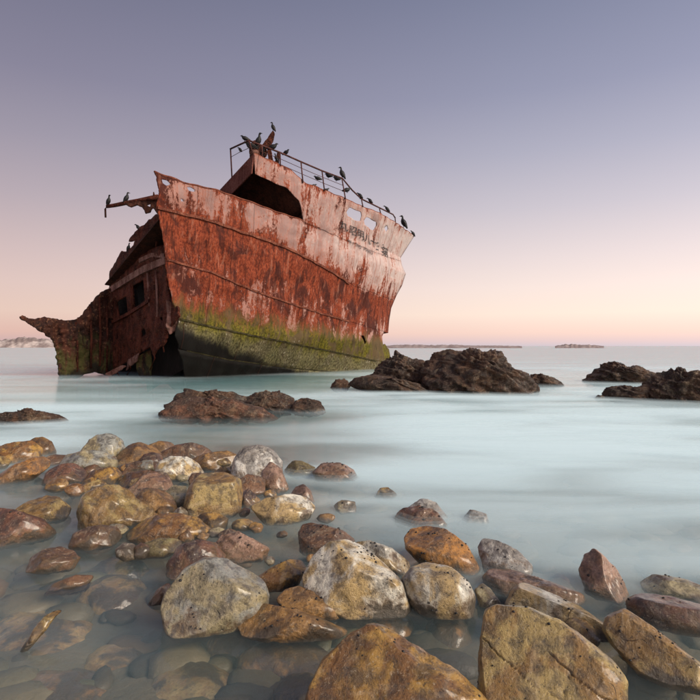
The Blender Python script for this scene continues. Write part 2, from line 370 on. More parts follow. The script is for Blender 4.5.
# aft plates: rust that turns to weed towards the sea
def weedy():
    t = NT('weedy_rust_plate'); v = t.n('TexCoord').outputs['Object']; sx = t.n('SeparateXYZ'); t.l(v, sx.inputs[0])
    a = t.noise(t.scale(v, (1, 1, .45)), 1.6, 7, .65, .6); f = t.noise(v, 9, 6, .7); s = t.noise(t.scale(v, (4, 4, .4)), 1.4, 5, .6)
    c = t.mix(t.ramp(a, .38, .64), (.022, .008, .006), (.095, .028, .015)); c = t.mix(t.math('MULTIPLY', t.ramp(f, .54, .66), .7), c, (.36, .17, .09))
    c = t.mix(t.math('MULTIPLY', t.ramp(s, .52, .66), .7), c, (.022, .009, .007))
    g = t.math('ADD', sx.outputs['Z'], t.math('MULTIPLY_ADD', a, 3.2, -1.6))
    gm = t.math('MULTIPLY', t.ramp(g, 1.5, .8), t.ramp(s, .36, .52))
    c = t.mix(t.math('MULTIPLY', gm, .85), c, t.mix(f, (.04, .042, .008), (.13, .12, .035)))
    c = t.mix(t.math('MULTIPLY', t.ramp(g, .55, .1), .9), c, (.018, .014, .010))
    t.bsdf(c, .75, t.bump(t.math('ADD', f, t.math('MULTIPLY', a, 2)), .9, .06), .3); return t.m
M_WEED = weedy()
M_CAVE_SHADE = rusty('cave_shade_black', (.006, .005, .005), (.014, .011, .010), (.03, .022, .018))  # near black: the shade inside the broken end put into the colour
ship = bpy.data.objects.new('shipwreck', None); COL.objects.link(ship)
ship.location = (float(S0[0]-D_[0]*6), float(S0[1]-D_[1]*6), 0)
tag(ship, 'rusting red and white bow of a wrecked steel ship stranded in the shallow sea', 'shipwreck')
def sp_(name, V, fs, m, parent=None, smooth=True):
    V = np.asarray(V, float)
    o = link(name, V-np.array(ship.location), fs, m, ship if parent is None else parent, smooth); return o
NC = 150
C0 = [(154, 172), (172, 178), (190, 184), (220, 192), (250, 202), (288, 216), (300, 220), (350, 241), (380, 253), (400, 260)]
C1 = [(157, 208), (200, 218), (230, 228), (288, 248), (325, 268), (353, 286), (375, 294), (394, 301)]
C2 = [(165, 259), (210, 272), (262, 294), (310, 310), (350, 322), (388, 333)]
C3 = [(179, 319), (230, 331), (304, 346), (345, 354), (376, 361), (390, 362)]
C4 = [(178, 349), (230, 360), (300, 369), (345, 373), (375, 371), (390, 367)]
CT = [(253, 154), (280, 165), (293, 171), (298, 176), (305, 183), (325, 191), (345, 199), (380, 214), (400, 226), (414, 236)]
CB = [(255, 174), (270, 181), (285, 188), (293, 194), (298, 201), (301, 213), (304, 222.5), (350, 242.5), (380, 254.5), (400, 261)]
def curve_sz(c, n=NC):
    return np.array([hit(*p)[:2] for p in resample(c, n)])
SZ = {k: curve_sz(c) for k, c in dict(C0=C0, C1=C1, C2=C2, C3=C3, C4=C4).items()}
SZ['C5'] = np.stack([SZ['C4'][:, 0]+np.linspace(1.1, 0, NC)**2, np.full(NC, -1.0)], 1)
NEAR = [(154, 172), (159, 186), (156, 208), (161, 226), (164, 245), (165, 259), (168, 285), (173, 303), (180, 319), (175, 333), (180, 349)]
_ne = sorted([hit(*p)[1::-1] for p in resample(NEAR, 40)]); _nz = np.array([a for a, b in _ne]); _ns = np.array([b for a, b in _ne])
def band(ca, cb, za, zb, rows, q=-1.0, holes=(), near=True, stem=True, out=0.0):
    A, B = SZ[ca], SZ[cb]; n = len(A); r = np.linspace(0, 1, rows+1)[:, None]; k = np.linspace(0, 1, n)[None]
    s = A[None, :, 0]*(1-r)+B[None, :, 0]*r; z = A[None, :, 1]*(1-r)+B[None, :, 1]*r
    if stem: s = s+(rake(z)-s[:, -1:])*k**6*(np.ones_like(s))
    if near:
        zt = z[:, :1]; jag = .10*noise(np.stack([zt[:, 0]*3.1, 0*zt[:, 0], 0*zt[:, 0]], 1))[:, None]+.05*noise(np.stack([zt[:, 0]*11, 0*zt[:, 0]+4, 0*zt[:, 0]], 1))[:, None]
        s = s+(np.interp(zt, _nz, _ns)+jag-s[:, :1])*(1-k)**8
    V = pos(s.ravel(), z.ravel(), q, out); zone = (za+(zb-za)*r*np.ones_like(s)).ravel()
    if q > 0: V = V.copy()
    j0 = 26 if q > 0 and near else 0
    fs = [(i*n+j, (i+1)*n+j, (i+1)*n+j+1, i*n+j+1) if q < 0 else (i*n+j, i*n+j+1, (i+1)*n+j+1, (i+1)*n+j) for i in range(rows) for j in range(j0, n-1)]
    su, hz = s.ravel().copy(), z.ravel().copy()
    if holes:
        c = proj(np.array([V[list(f)].mean(0) for f in fs]))
        outside = set(boundary(fs, len(V))); kill = np.zeros(len(fs), bool)
        for h in holes: kill |= inpoly(c, h)
        fs = [f for f, x in zip(fs, kill) if not x]
        pv = proj(V)
        for i in boundary(fs, len(V))-outside:
            best = min((nearest(pv[i], h) for h in holes), key=lambda t: t[1])
            if best[1] < 3:
                s1, z1, _ = hit(*best[0]); V[i] = pos(s1, z1, q, out)
    return compact(V, fs, zone, su, hz)
def hull_part(name, *a, th=.035, parent=None, **kw):
    V, fs, zo, su, hz = band(*a, **kw); o = sp_(name, V, fs, M_HULL, parent); setattrs(o, zone=zo, along=su, height=hz); solid(o, th); return o
H_A = [[(162, 179), (167, 180), (170.5, 184), (167, 186), (163, 183)], [(187.5, 186.5), (191, 187), (195, 190), (194, 192), (189, 190.5)],
       [(181, 199), (183, 198.5), (184, 201), (182, 201.5)]]
P1 = [(346.8, 211.7), (349.6, 207.3), (360.4, 212), (361.3, 215.6), (359.4, 221.3), (356, 220.9), (348, 215.9)]
P2 = [(363.8, 220.7), (366.4, 216.8), (375.8, 222), (376.2, 225.8), (373.8, 230.3), (370, 229.4), (364.3, 224.6)]
P3 = [(383, 228), (386, 225.5), (387.4, 229), (385, 232.5)]
H_S = [[(382, 336), (384.5, 331), (398, 330), (398, 348), (388, 349), (384.5, 343), (383, 346)], [(360.5, 336), (362, 335), (366, 342), (364.6, 345)]]
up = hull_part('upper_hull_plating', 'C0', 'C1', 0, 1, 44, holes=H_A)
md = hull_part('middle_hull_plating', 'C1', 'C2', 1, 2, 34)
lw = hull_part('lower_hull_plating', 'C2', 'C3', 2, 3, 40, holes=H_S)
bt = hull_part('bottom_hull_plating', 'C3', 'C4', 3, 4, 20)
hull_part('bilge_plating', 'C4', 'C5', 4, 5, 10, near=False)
up['label'] = 'pale pink painted upper hull plating streaked with rust'; lw['label'] = 'lower plating with a green weed line'
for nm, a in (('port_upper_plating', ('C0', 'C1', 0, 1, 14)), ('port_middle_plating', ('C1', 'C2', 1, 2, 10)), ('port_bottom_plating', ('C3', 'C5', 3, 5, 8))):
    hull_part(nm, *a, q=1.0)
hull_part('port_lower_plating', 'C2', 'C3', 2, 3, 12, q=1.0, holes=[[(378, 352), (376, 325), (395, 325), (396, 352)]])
# forecastle side with the two freeing ports
SZ['CT'] = curve_sz(CT, 190); SZ['CB'] = curve_sz(CB, 190)
fc = hull_part('forecastle_side', 'CT', 'CB', 0, .55, 44, holes=[P1, P2, P3], near=False, out=.012)
fc['label'] = 'pale forecastle side with two freeing ports'
hull_part('port_forecastle_side', 'CT', 'CB', 0, .55, 10, q=1.0, near=False, out=.012)
def sheet(name, s, z, qs, m, parent=None, th=.04):
    s = np.minimum(s, rake(z)-.12); n = len(s); V = np.concatenate([pos(s, z, q, -.05) for q in qs]); k = len(qs)
    o = sp_(name, V, [(i*n+j, i*n+j+1, (i+1)*n+j+1, (i+1)*n+j) for i in range(k-1) for j in range(n-1)], m, parent, False); return solid(o, th)
QS = np.linspace(-1, 1, 9)
sT, zT = SZ['CT'][::4, 0], SZ['CT'][::4, 1]
dz_ = np.interp(np.arange(len(sT))/len(sT), [0, .12, .32, 1], [.10, .12, 1.05, 1.1])
sheet('forecastle_deck', sT, zT-dz_, QS, M_RUSTD)
sheet('main_deck', SZ['C1'][4::4, 0], SZ['C1'][4::4, 1]-.15, QS, M_RUSTD)
sheet('lower_deck', SZ['C2'][10::4, 0], SZ['C2'][10::4, 1]-.1, QS, M_RUSTD)
def bulkhead(name, s, z0, z1, m, th=.05, outm=0.0):
    V = np.concatenate([pos(np.full(9, s), np.full(9, z), 0) for z in (z0, z1)])
    for i, z in enumerate((z0, z1)):
        for j, q in enumerate(QS): V[i*9+j] = pos(s, z, q, -.06+outm)
    return solid(sp_(name, V, [(j, j+1, 10+j, 9+j) for j in range(8)], m, None, False), th)
s_c, z_c, d_c = hit(253.3, 154)
fas = bulkhead('forecastle_fascia', s_c, z_c, hit(255, 174)[1], M_FASC, outm=.06)
fas['label'] = 'dark rust red aft edge of the forecastle deck'
s_b, z_b, _ = hit(301, 214); bulkhead('forecastle_bulkhead', s_b+.25, z_b+1.0, z_b-1.6, M_RUSTD)
bulkhead('inner_bulkhead', SZ['C1'][26, 0], SZ['C1'][26, 1], SZ['C2'][26, 1]-3.6, M_CAVE_SHADE)  # coloured black for the shade of the interior
# rubbing strakes and weld seams that follow the hull
def strake(name, c, w, h, m, n0=0, n1=None, parent=None, off=0):
    sz = SZ[c][n0:n1]; s, z = sz[:, 0].copy(), sz[:, 1]+off
    a = [pos(s, z+h/2, -1, .01), pos(s, z+h/2, -1, w), pos(s, z-h/2, -1, w), pos(s, z-h/2, -1, .01)]
    n = len(s); V = np.concatenate(a); fs = [(i*n+j, ((i+1) % 4)*n+j, ((i+1) % 4)*n+j+1, i*n+j+1) for i in range(4) for j in range(n-1)]
    fs += [(0, n, 2*n, 3*n), (n-1, 4*n-1, 3*n-1, 2*n-1)]
    return sp_(name, V, fs, m, parent, False)
M_STRK = rusty('strake_rust', (.11, .030, .02), (.22, .07, .04), (.36, .17, .11))
M_STRG = rusty('weedy_strake', (.03, .025, .012), (.07, .06, .025), (.12, .10, .05))
strake('rubbing_strake', 'C1', .08, .09, M_STRK, 0, 122)
strake('rubbing_strake', 'C2', .06, .07, M_STRK, 1, 124)
strake('rubbing_strake', 'C3', .06, .06, M_STRG, 1, 140)
strake('weld_seam', 'C4', .03, .04, M_STRG, 6, 120)
def tube(pts, r, seg=6, r2=None):
    pts = np.array(pts, float); n = len(pts); V = []; fs = []
    for i in range(n):
        t = pts[min(i+1, n-1)]-pts[max(i-1, 0)]; t /= np.linalg.norm(t)+1e-9
        a = np.cross(t, (0, 0, 1) if abs(t[2]) < .9 else (1, 0, 0)); a /= np.linalg.norm(a); b = np.cross(t, a)
        rr = r if r2 is None else r+(r2-r)*i/max(n-1, 1)
        for k in range(seg):
            an = 2*math.pi*k/seg; V.append(pts[i]+rr*(math.cos(an)*a+math.sin(an)*b))
    for i in range(n-1):
        for k in range(seg): fs.append((i*seg+k, i*seg+(k+1) % seg, (i+1)*seg+(k+1) % seg, (i+1)*seg+k))
    fs += [tuple(range(seg))[::-1], tuple((n-1)*seg+k for k in range(seg))]
    return V, fs
# bulwark cap along the near top edge
def cap_rail(c, n0, n1, r, out=.0):
    sz = SZ[c][n0:n1:2]; return tube(pos(sz[:, 0], sz[:, 1]+.01, -1, out), r)
sp_('bulwark_cap', *cap_rail('C0', 0, 102, .035), M_STRK)
sp_('deck_edge_bar', *cap_rail('CT', 0, 188, .03), M_STRK)
# ---- broken aft end: an athwartship wall, and the port side running on aft
WA, WB, WC = np.array([-6.75, 20.4]), np.array([-10.1, 23.9]), np.array([-12.6, 21.4])
def plane_depth(a, b, lean=0.0):
    n = np.array([b[1]-a[1], -(b[0]-a[0])]); c = n@a
    return lambda px, py: c/(n[0]*(px-350)/F+n[1])
dW, dP = plane_depth(WA, WB), plane_depth(WB, WC)
def plate(name, outline, holes, depf, m, parent=None, step=1.0, th=.06, rough=.10, jag=.7, off=0.0):
    ol = resample(list(outline)+[outline[0]], int(len(outline)*6))[:-1]
    ol = ol+jag*np.stack([noise(np.c_[ol*.35, 0*ol[:, :1]+3]), noise(np.c_[ol*.35, 0*ol[:, :1]+9])], 1)*1.6
    x0, y0 = ol.min(0)-step; x1, y1 = ol.max(0)+step; nx, ny = int((x1-x0)/step)+2, int((y1-y0)/step)+2
    gx, gy = np.meshgrid(x0+np.arange(nx)*step, y0+np.arange(ny)*step); g = np.stack([gx.ravel(), gy.ravel()], 1)
    fs = [(j*nx+i, (j+1)*nx+i, (j+1)*nx+i+1, j*nx+i+1) for j in range(ny-1) for i in range(nx-1)]
    c = np.array([g[list(f)].mean(0) for f in fs]); ok = inpoly(c, ol)
    for h in holes: ok &= ~inpoly(c, h)
    fs = [f for f, k in zip(fs, ok) if k]; polys = [ol]+[np.array(h, float) for h in holes]
    for i in boundary(fs, len(g)):
        q, d = min((nearest(g[i], p) for p in polys), key=lambda t: t[1])
        if d < 1.3*step: g[i] = q
    g, fs = compact(g, fs)
    dd = np.array([depf(*p) for p in g])+off; q = np.c_[g*.06, 0*g[:, :1]]
    dd = dd+rough*(fbm(q, 3)*1.3+.5*noise(q*5))
    V = np.array([P(a, b, d) for (a, b), d in zip(g, dd)])
    return solid(sp_(name, V, fs, m, parent), th)
PORT = [(113, 376), (104, 374.5), (95, 372), (84, 374), (78, 378), (60, 378.5), (58, 371), (57.5, 359), (55.5, 357), (56.5, 354), (53, 340), (46, 335.5), (45, 333), (38, 330), (28, 323), (20, 318.5), (20.5, 315.5), (25, 317), (32, 319), (40, 318.5), (43, 316.8), (52, 319), (66, 320.5), (75, 320), (82, 315), (88, 306.5), (92, 302), (98, 295), (103, 291), (107, 289.5), (113, 287)]
pp = plate('torn_side_plate', PORT, [], dP, M_WEED, rough=.22, th=.09)
pp['label'] = 'torn side plate ending in a pointed spur'
WALL = [(158, 214), (150, 220), (140, 228), (130, 238), (129, 242), (133, 241.5), (136, 240), (134, 246), (126, 252.5), (122, 251), (119, 257), (114, 266), (110, 272), (110, 282), (112, 290), (108, 300), (108, 374), (114, 371), (120, 366), (128, 361), (138, 354), (150, 347), (160, 340), (168, 333), (173, 325), (180, 316), (179, 308), (171, 300), (168, 285), (166, 260), (164, 232), (161, 215)]
SLOT = [(166, 227), (166, 244), (152, 249), (140, 256), (128, 264.5), (119, 272.5), (116.5, 269.5), (124, 259), (136, 250), (150, 239)]
W1 = [(117, 302), (127, 296), (128.5, 313), (119.5, 319)]; W2 = [(133, 286), (144, 279.5), (145.5, 302), (134.5, 308)]
wall = plate('aft_wall', WALL, [SLOT, W1, W2, [(141, 331), (145, 328), (147, 333), (143, 337)], [(160, 318), (163, 316), (163.5, 322)]], dW, M_RUST, rough=.30, th=.07)
wall['label'] = 'dark rust wall of the broken end with two window openings'
def bar(name, pts, w, h, m, depf, off, parent=None):
    P3 = [P(a, b, depf(a, b)+off) for a, b in pts]; n = len(P3); V = []; fs = []
    for p in P3:
        for dy, dz in ((0, h/2), (-w, h/2), (-w, -h/2), (0, -h/2)): V.append(p+np.array([0, dy, dz]))
    for i in range(n-1):
        for k in range(4): fs.append((i*4+k, i*4+(k+1) % 4, i*4+4+(k+1) % 4, i*4+4+k))
    fs += [(3, 2, 1, 0), (n*4-4, n*4-3, n*4-2, n*4-1)]
    return sp_(name, V, fs, m, parent, False)
bar('ledge', [(111, 291), (125, 282), (145, 270), (167, 261)], .22, .26, M_RUSTP, dW, .02, wall)
bar('window_sill', [(113, 322.5), (131, 313), (150, 301)], .18, .13, M_RUST, dW, .02, wall)
bar('beam', [(111, 277), (122, 262), (137, 247), (158, 226)], .14, .2, M_RUST, dW, .02, wall)
for x_, ya, yb in ((130.5, 283, 318), (147.5, 272, 306), (156, 268, 330), (116, 322, 366), (139, 312, 352)):
    sp_('frame_rib', *tube([P(x_, ya, dW(x_, ya)-.05), P(x_+1.2, (ya+yb)/2, dW(x_+1, ya)-.09), P(x_+2.0, yb, dW(x_+2, ya)-.05)], .045, 5), M_RUSTP if x_ > 140 else M_RUST, wall)
bar('beam', [(140, 261), (152, 255.5), (165, 256)], .12, .16, M_RUSTP, dW, -.05, wall)
sp_('stanchion', *tube([P(150.5, 238, 21.6), P(151.5, 255, 21.6)], .04), M_RUSTP, wall)
sp_('stanchion', *tube([P(120, 268, 23.3), P(121, 277, 23.3)], .035), M_RUSTP, wall)
for x, ya, yb in ((90, 306, 368), (99, 297, 366), (106, 292, 372), (76, 322, 374)):
    sp_('frame_rib', *tube([P(x, ya, dP(x, ya)-.06), P(x+1.5, (ya+yb)/2, dP(x, ya)-.08), P(x+1, yb, dP(x, ya)-.06)], .05, 5), M_RUST, pp)
plate('torn_flap', [(166, 300), (173, 303), (181, 312), (181, 322), (176, 330), (170, 335), (166, 326), (167, 315)], [], lambda a, b: 20.0, M_RUSTP, rough=.25, step=.8, th=.05)
plate('hanging_plate', [(137, 357), (151, 349), (152, 366), (151, 379), (141, 379), (136, 368)], [], lambda a, b: 22.3, M_WEED, rough=.15, th=.05)
plate('shade_backing', [(110, 372), (108, 300), (112, 268), (160, 222), (185, 225), (215, 300), (230, 384), (108, 384)], [], lambda a, b: 25.6, M_CAVE_SHADE, rough=.1, step=3, th=.05)  # black sheet behind the openings, painted as the dark of the hollow
plate('broken_strut', [(105, 374), (122, 365), (127, 366), (110, 377)], [], lambda a, b: 22.6, M_RUSTP, rough=.05, step=.8, th=.05)
# bent pipes and cables hanging in the broken end
for pts, r_ in (([(146, 243), (143, 252), (145, 262)], .03), ([(158, 231), (156, 246), (159, 256)], .035), ([(132, 256), (131, 264), (134, 272)], .025), ([(166, 336), (163, 343), (164, 352)], .03),
                ([(152, 346), (155, 358), (150, 370)], .03), ([(128, 361), (131, 368), (127, 375)], .03), ([(118, 367), (117, 373), (121, 378)], .03)):
    sp_('bent_pipe', *tube([P(a, b, dW(a, b)-.02) for a, b in pts], r_, 5), M_RUST, wall)
plate('torn_flap', [(150, 345), (160, 338), (169, 333), (166, 344), (158, 349), (154, 357)], [], lambda a, b: dW(a, b)-.05, M_RUST, wall, rough=.3, step=.8, th=.04)
plate('torn_flap', [(128, 360), (139, 353), (137, 361), (131, 366), (126, 371)], [], lambda a, b: dW(a, b)-.05, M_RUSTP, wall, rough=.3, step=.8, th=.04)
# boom that sticks out over the broken end
bm_pts = [P(158, 197, 20.6), P(150, 198.5, 20.7), P(138, 201, 20.9), P(126, 203, 21.1), P(114, 205.5, 21.3), P(107, 206.5, 21.4)]
boom = sp_('boom', *tube(bm_pts, .10, 7, .07), M_RUST); sp_('hook', *tube([P(107, 206, 21.4), P(105.3, 209, 21.4), P(105.6, 217.5, 21.4)], .035), M_RUSTD, boom)
plate('torn_bracket', [(124, 204), (131, 207.5), (137, 205), (142, 207), (146, 214), (150, 213), (153, 208), (158, 214), (160, 196), (150, 199), (137, 202)], [[(147, 205.5), (151, 204), (150.5, 207)]], lambda a, b: 20.75, M_RUSTD, boom, step=.7, rough=.1)
sp_('splinter', *tube([P(154, 196, 20.6), P(153.5, 192, 20.6)], .05, 5, .02), M_RUSTD, boom)
# ---- railing on the forecastle
tx = resample(CT, 120); tdep = np.array([hit(*p)[2] for p in tx])
def top_depth(px): return float(np.interp(px, tx[:, 0], tdep))
rail = bpy.data.objects.new('railing', None); COL.objects.link(rail); rail.parent = ship
def rp(px, py): return P(px, py, top_depth(px))
M_RAIL = rusty('rail_rust', (.055, .022, .02), (.12, .05, .045), (.2, .09, .07), 6)
def post(p0, p1, r=.03): sp_('post', *tube([p0, p1], r, 6), M_RAIL, rail)
for a, b, c, d in ((280, 152.5, 280.3, 166), (301, 162, 303, 183), (322, 171, 324.5, 191), (342, 179, 345.5, 199), (361.5, 199.5, 363, 207), (379.5, 208.5, 381, 215), (395, 217, 395.6, 223.5), (262, 146, 262.4, 158)):
    post(rp(a, b), P(c, d, top_depth(a)))
sp_('rail', *tube([rp(*p) for p in ((249, 140.5), (262, 145.5), (280, 152.5), (301, 161.8), (322, 170.8), (342.5, 178.5), (352, 190), (361.5, 199), (379.5, 207.8), (393, 214.5), (395.2, 218))], .034), M_RAIL, rail)
for dy in (6.2, 11.8):
    sp_('wire', *tube([rp(a, b+dy) for a, b in ((249, 140.5), (262, 145.5), (280, 152.5), (301, 161.8), (322, 170.8), (343, 179.2))], .012, 4), M_RAIL, rail)
def aft_q(px):                           # place on the aft fascia edge that shows at this column
    return min((abs(proj(pos(s_c, z_c, q)[None])[0, 0]-px), q) for q in np.linspace(-1, 1, 401))[1]
def ap(px, py): return P(px, py, pos(s_c, z_c, aft_q(px))[1])
post(ap(230.5, 149), pos(s_c, z_c-.05, aft_q(232)))
sp_('rail', *tube([ap(230.3, 149), ap(240, 144.5), rp(249, 140.5)], .034), M_RAIL, rail)
sp_('wire', *tube([ap(231, 157), ap(240, 152), rp(249, 148)], .012, 4), M_RAIL, rail)
post(rp(249, 140.5), pos(s_c+.05, z_c-.05, -.97))
# winch remains on the forecastle
dwn = top_depth(262)+.7
win = bpy.data.objects.new('winch', None); COL.objects.link(win); win.parent = ship
plate('side_plate', [(262, 146), (268, 138), (273, 131), (275, 133), (273, 141), (270, 147), (264, 150)], [], lambda a, b: dwn, M_RUST, win, step=.6, th=.12, rough=.02, jag=.3)
plate('stand', [(267, 147), (271, 148), (273, 162), (269, 162)], [], lambda a, b: dwn, M_RUST, win, step=.6, th=.15, rough=.02, jag=.3)
plate('housing', [(249, 146), (254, 143), (263, 147), (266, 151), (262, 158), (250, 156)], [], lambda a, b: dwn+.15, M_RUST, win, step=.8, th=.5, rough=.08, jag=.6)
sp_('drum', *tube([P(251, 152, dwn-.2), P(258, 153, dwn-.2)], .13, 10), M_RUSTP, win)
sp_('gear_post', *tube([P(277, 163, dwn+.2), P(278.5, 152, dwn+.2)], .09, 7, .05), M_RUST, win)
# ---- the ship's name on the bow
def glyphs(name, items, e1, e2, m):
    for ch, cx, cy, k in items:
        cu = bpy.data.curves.new('glyph', 'FONT'); cu.body = ch; cu.align_x = 'CENTER'; cu.align_y = 'CENTER'; cu.size = 1
        to = bpy.data.objects.new('glyph', cu); COL.objects.link(to)
        bpy.context.view_layer.update(); me = to.evaluated_get(bpy.context.evaluated_depsgraph_get()).to_mesh()
        vs_ = [tuple(v.co) for v in me.vertices]; fs = [tuple(p.vertices) for p in me.polygons]; bpy.data.objects.remove(to, do_unlink=True)
        if not vs_: continue
        V = []
        for x, y, _ in vs_:
            s1, z1, _d = hit(cx+k*(e1[0]*x+e2[0]*y), cy+k*(e1[1]*x+e2[1]*y)); V.append(pos(s1, z1, -1, .066))
        sp_(name, V, fs, m, fc, False)
def faded():
    t = NT('faded_black_lettering'); v = t.n('TexCoord').outputs['Object']; n = t.noise(v, 7, 5, .7)
    t.bsdf(t.mix(t.ramp(n, .54, .80), (.045, .036, .036), (.26, .19, .18)), .7); return t.m
M_INK = faded()
glyphs('name_character', [('丸', 343.5, 226.5, 1), ('昭', 352.2, 231.5, 1), ('明', 359.5, 235.5, 1), ('八', 366.5, 239.5, 1), ('十', 373.5, 243.3, 1), ('三', 379.4, 248, 1), ('第', 384.6, 253, 1)], (7.6, 3.7), (.4, -10.0), M_INK)
glyphs('name_letter', [(ch, 347.5+i*2.35, 241.5+i*1.15, .42) for i, ch in enumerate('MEISHO MARU')], (8.4, 4.0), (.4, -10.0), M_INK)
# ------------------------------------------------------------------ stones, reefs and far coast
_ico = {}
def ico(n):
    if n not in _ico:
        bm = bmesh.new(); bmesh.ops.create_icosphere(bm, subdivisions=n, radius=1)
        bm.verts.ensure_lookup_table(); _ico[n] = (np.array([v.co[:] for v in bm.verts]), [tuple(v.index for v in f.verts) for f in bm.faces]); bm.free()
    return _ico[n]
TINT = dict(ochre=((.52, .29, .055), (.24, .105, .022)), brown=((.19, .095, .030), (.38, .20, .055)), red=((.21, .086, .044), (.09, .042, .026)),
            grey=((.34, .34, .30), (.40, .33, .18)), pale=((.78, .74, .63), (.52, .36, .15)), tan=((.46, .33, .115), (.30, .165, .040)),
            dark=((.085, .044, .026), (.19, .085, .034)), pink=((.40, .245, .175), (.25, .13, .07)), olive=((.33, .285, .115), (.20, .15, .045)),
            orange=((.54, .24, .045), (.30, .14, .04)), reef=((.058, .024, .012), (.13, .058, .026)), coast=((.20, .165, .15), (.11, .085, .075)), white=((.78, .75, .69), (.34, .31, .28)))
_id = [0]
def rock(name, label, cat, outline, base, tint, thick=.8, cuts=3, rough=1.0, sub=4, group=None, mat=None, snails=0, sink=.14, planes=(), jag=False, boxy=.66, cracks=()):
    _id[0] += 1; rng = np.random.RandomState(_id[0]*13+5)
    ol = np.array(outline, float); w, h = np.ptp(ol[:, 0]), np.ptp(ol[:, 1])
    dfront = H*F/(base-HZ)
    T0 = thick*.5*(w+h)*.5*dfront/F                     # half thickness (m)
    dep = dfront+T0*.55
    c = np.array([(ol[:, 0].min()+ol[:, 0].max())/2, (ol[:, 1].min()+ol[:, 1].max())/2])
    low = ol[:, 1] > base-.30*h                         # let the under-water part run on down
    ol2 = ol.copy(); ol2[low, 1] += sink*h
    C = P(c[0], c[1], dep); fw = C-np.array([0, 0, H]); rayl = np.linalg.norm(fw); fw /= rayl
    r = np.cross(fw, (0, 0, 1)); r /= np.linalg.norm(r); u = np.cross(r, fw); mpp = dep/F
    S, fs = ico(sub); th = np.arctan2(S[:, 2], S[:, 0])
    # radius of the outline by angle
    rel = np.stack([ol2[:, 0]-c[0], -(ol2[:, 1]-c[1])], 1)
    ang = np.linspace(-math.pi, math.pi, 241); rad = np.zeros(241); dirs = np.stack([np.cos(ang), np.sin(ang)], 1)
    a = rel; b = np.roll(rel, -1, 0)
    for k in range(len(a)):
        e = b[k]-a[k]; den = dirs[:, 0]*e[1]-dirs[:, 1]*e[0]; den = np.where(abs(den) < 1e-9, 1e-9, den)
        t = (a[k][0]*e[1]-a[k][1]*e[0])/den; s = (a[k][0]*dirs[:, 1]-a[k][1]*dirs[:, 0])/den
        ok = (s >= 0) & (s <= 1) & (t > 0); rad = np.where(ok & (t > rad), t, rad)
    rad = np.convolve(np.r_[rad[-4:-1], rad, rad[1:4]], np.array([1, 2, 3, 2, 1.])/9, 'same')[3:-3]
    R = np.interp(th, ang, rad)*mpp*(1-.5*T0/dep); rho = np.sqrt(np.clip(1-S[:, 1]**2, 0, 1))
    cr = R*rho**boxy*np.cos(th); cu_ = R*rho**boxy*np.sin(th); cf = T0*np.sign(S[:, 1])*np.abs(S[:, 1])**.9
    sz = .5*(w+h)*.5*mpp
    L = np.stack([cr, cu_, cf], 1)
    pl = list(planes)
    for k_ in range(cuts+(0 if planes else 2) if not jag else cuts):
        n = np.array([rng.uniform(-.9, .9), rng.uniform(.1, 1), -rng.uniform(.35, 1)]) if k_ else np.array([rng.uniform(-.35, .35), .75, -.65]); n /= np.linalg.norm(n); pl.append((n, rng.uniform(.60, .82)))
    for n, o in pl:
        n = np.array(n, float); n /= np.linalg.norm(n); d = L@n; lim = d.max()*o; ex = np.clip(d-lim, 0, None)
        L = L-n*(ex*.96)[:, None]
    q = L/sz+rng.uniform(-50, 50, 3); rd = L/(np.linalg.norm(L, axis=1)[:, None]+1e-9)
    if jag:
        lv = q@np.array([.42, .86, .25])*3.6+.9*noise(q*1.2)+.25*noise(q*5); lv2 = lv*2.7+.4*noise(q*3)
        saw = lambda a: np.minimum((a-np.floor(a))*1.25, (1-(a-np.floor(a)))*5)
        dsp = .30*fbm(q*1.6, 4, True)+.13*fbm(q*4.5, 4, True)+.05*fbm(q*13, 3)+.15*saw(lv)+.06*saw(lv2)-.30
    else:
        stt = rng.normal(size=3); stt /= np.linalg.norm(stt)
        dsp = .09*fbm(q*1.2, 3)+.042*fbm(q*4.0, 5)+.02*fbm(q*9, 3, True)+.014*noise(np.stack([(q@stt)*9+noise(q*1.5)*1.5, q[:, 0]*.6, q[:, 1]*.6], 1))
    L = L+rd*(dsp*rough*sz)[:, None]
    for cpts in cracks:                                 # fissures cut into the face that looks at the shore
        cp = np.array(cpts, float); cp = np.stack([(cp[:, 0]-c[0])*mpp, -(cp[:, 1]-c[1])*mpp], 1); best = np.full(len(L), 9.)
        w2 = L[:, :2]+.011*np.stack([noise(q*9), noise(q*9+31)], 1)
        for a0, b0 in zip(cp[:-1], cp[1:]):
            e = b0-a0; tt = np.clip(((w2-a0)@e)/(e@e), 0, 1); best = np.minimum(best, np.hypot(*(w2-a0-tt[:, None]*e).T))
        L[:, 2] += np.where(L[:, 2] < 0, .009*np.exp(-(best/.0017)**2), 0)
    V = L[:, :1]*r+L[:, 1:2]*u+L[:, 2:]*fw
    if not jag:                                         # stones are undercut below the waterline
        dz = np.clip(-(V[:, 2]+C[2]+.005), 0, None); V[:, 1] += np.minimum(dz*1.6, .6*T0)*(V[:, 1] < .3*T0); V[:, 0] *= 1-np.clip(dz*2.2, 0, .3)
    o = link(name, V, fs, mat or M_ROCK, loc=C); tag(o, label, cat, group)
    t1, t2 = TINT[tint]; j = rng.uniform(.60, .86); o.color = (*[x*j for x in t1], 1); o['tint2'] = [x*j for x in t2]
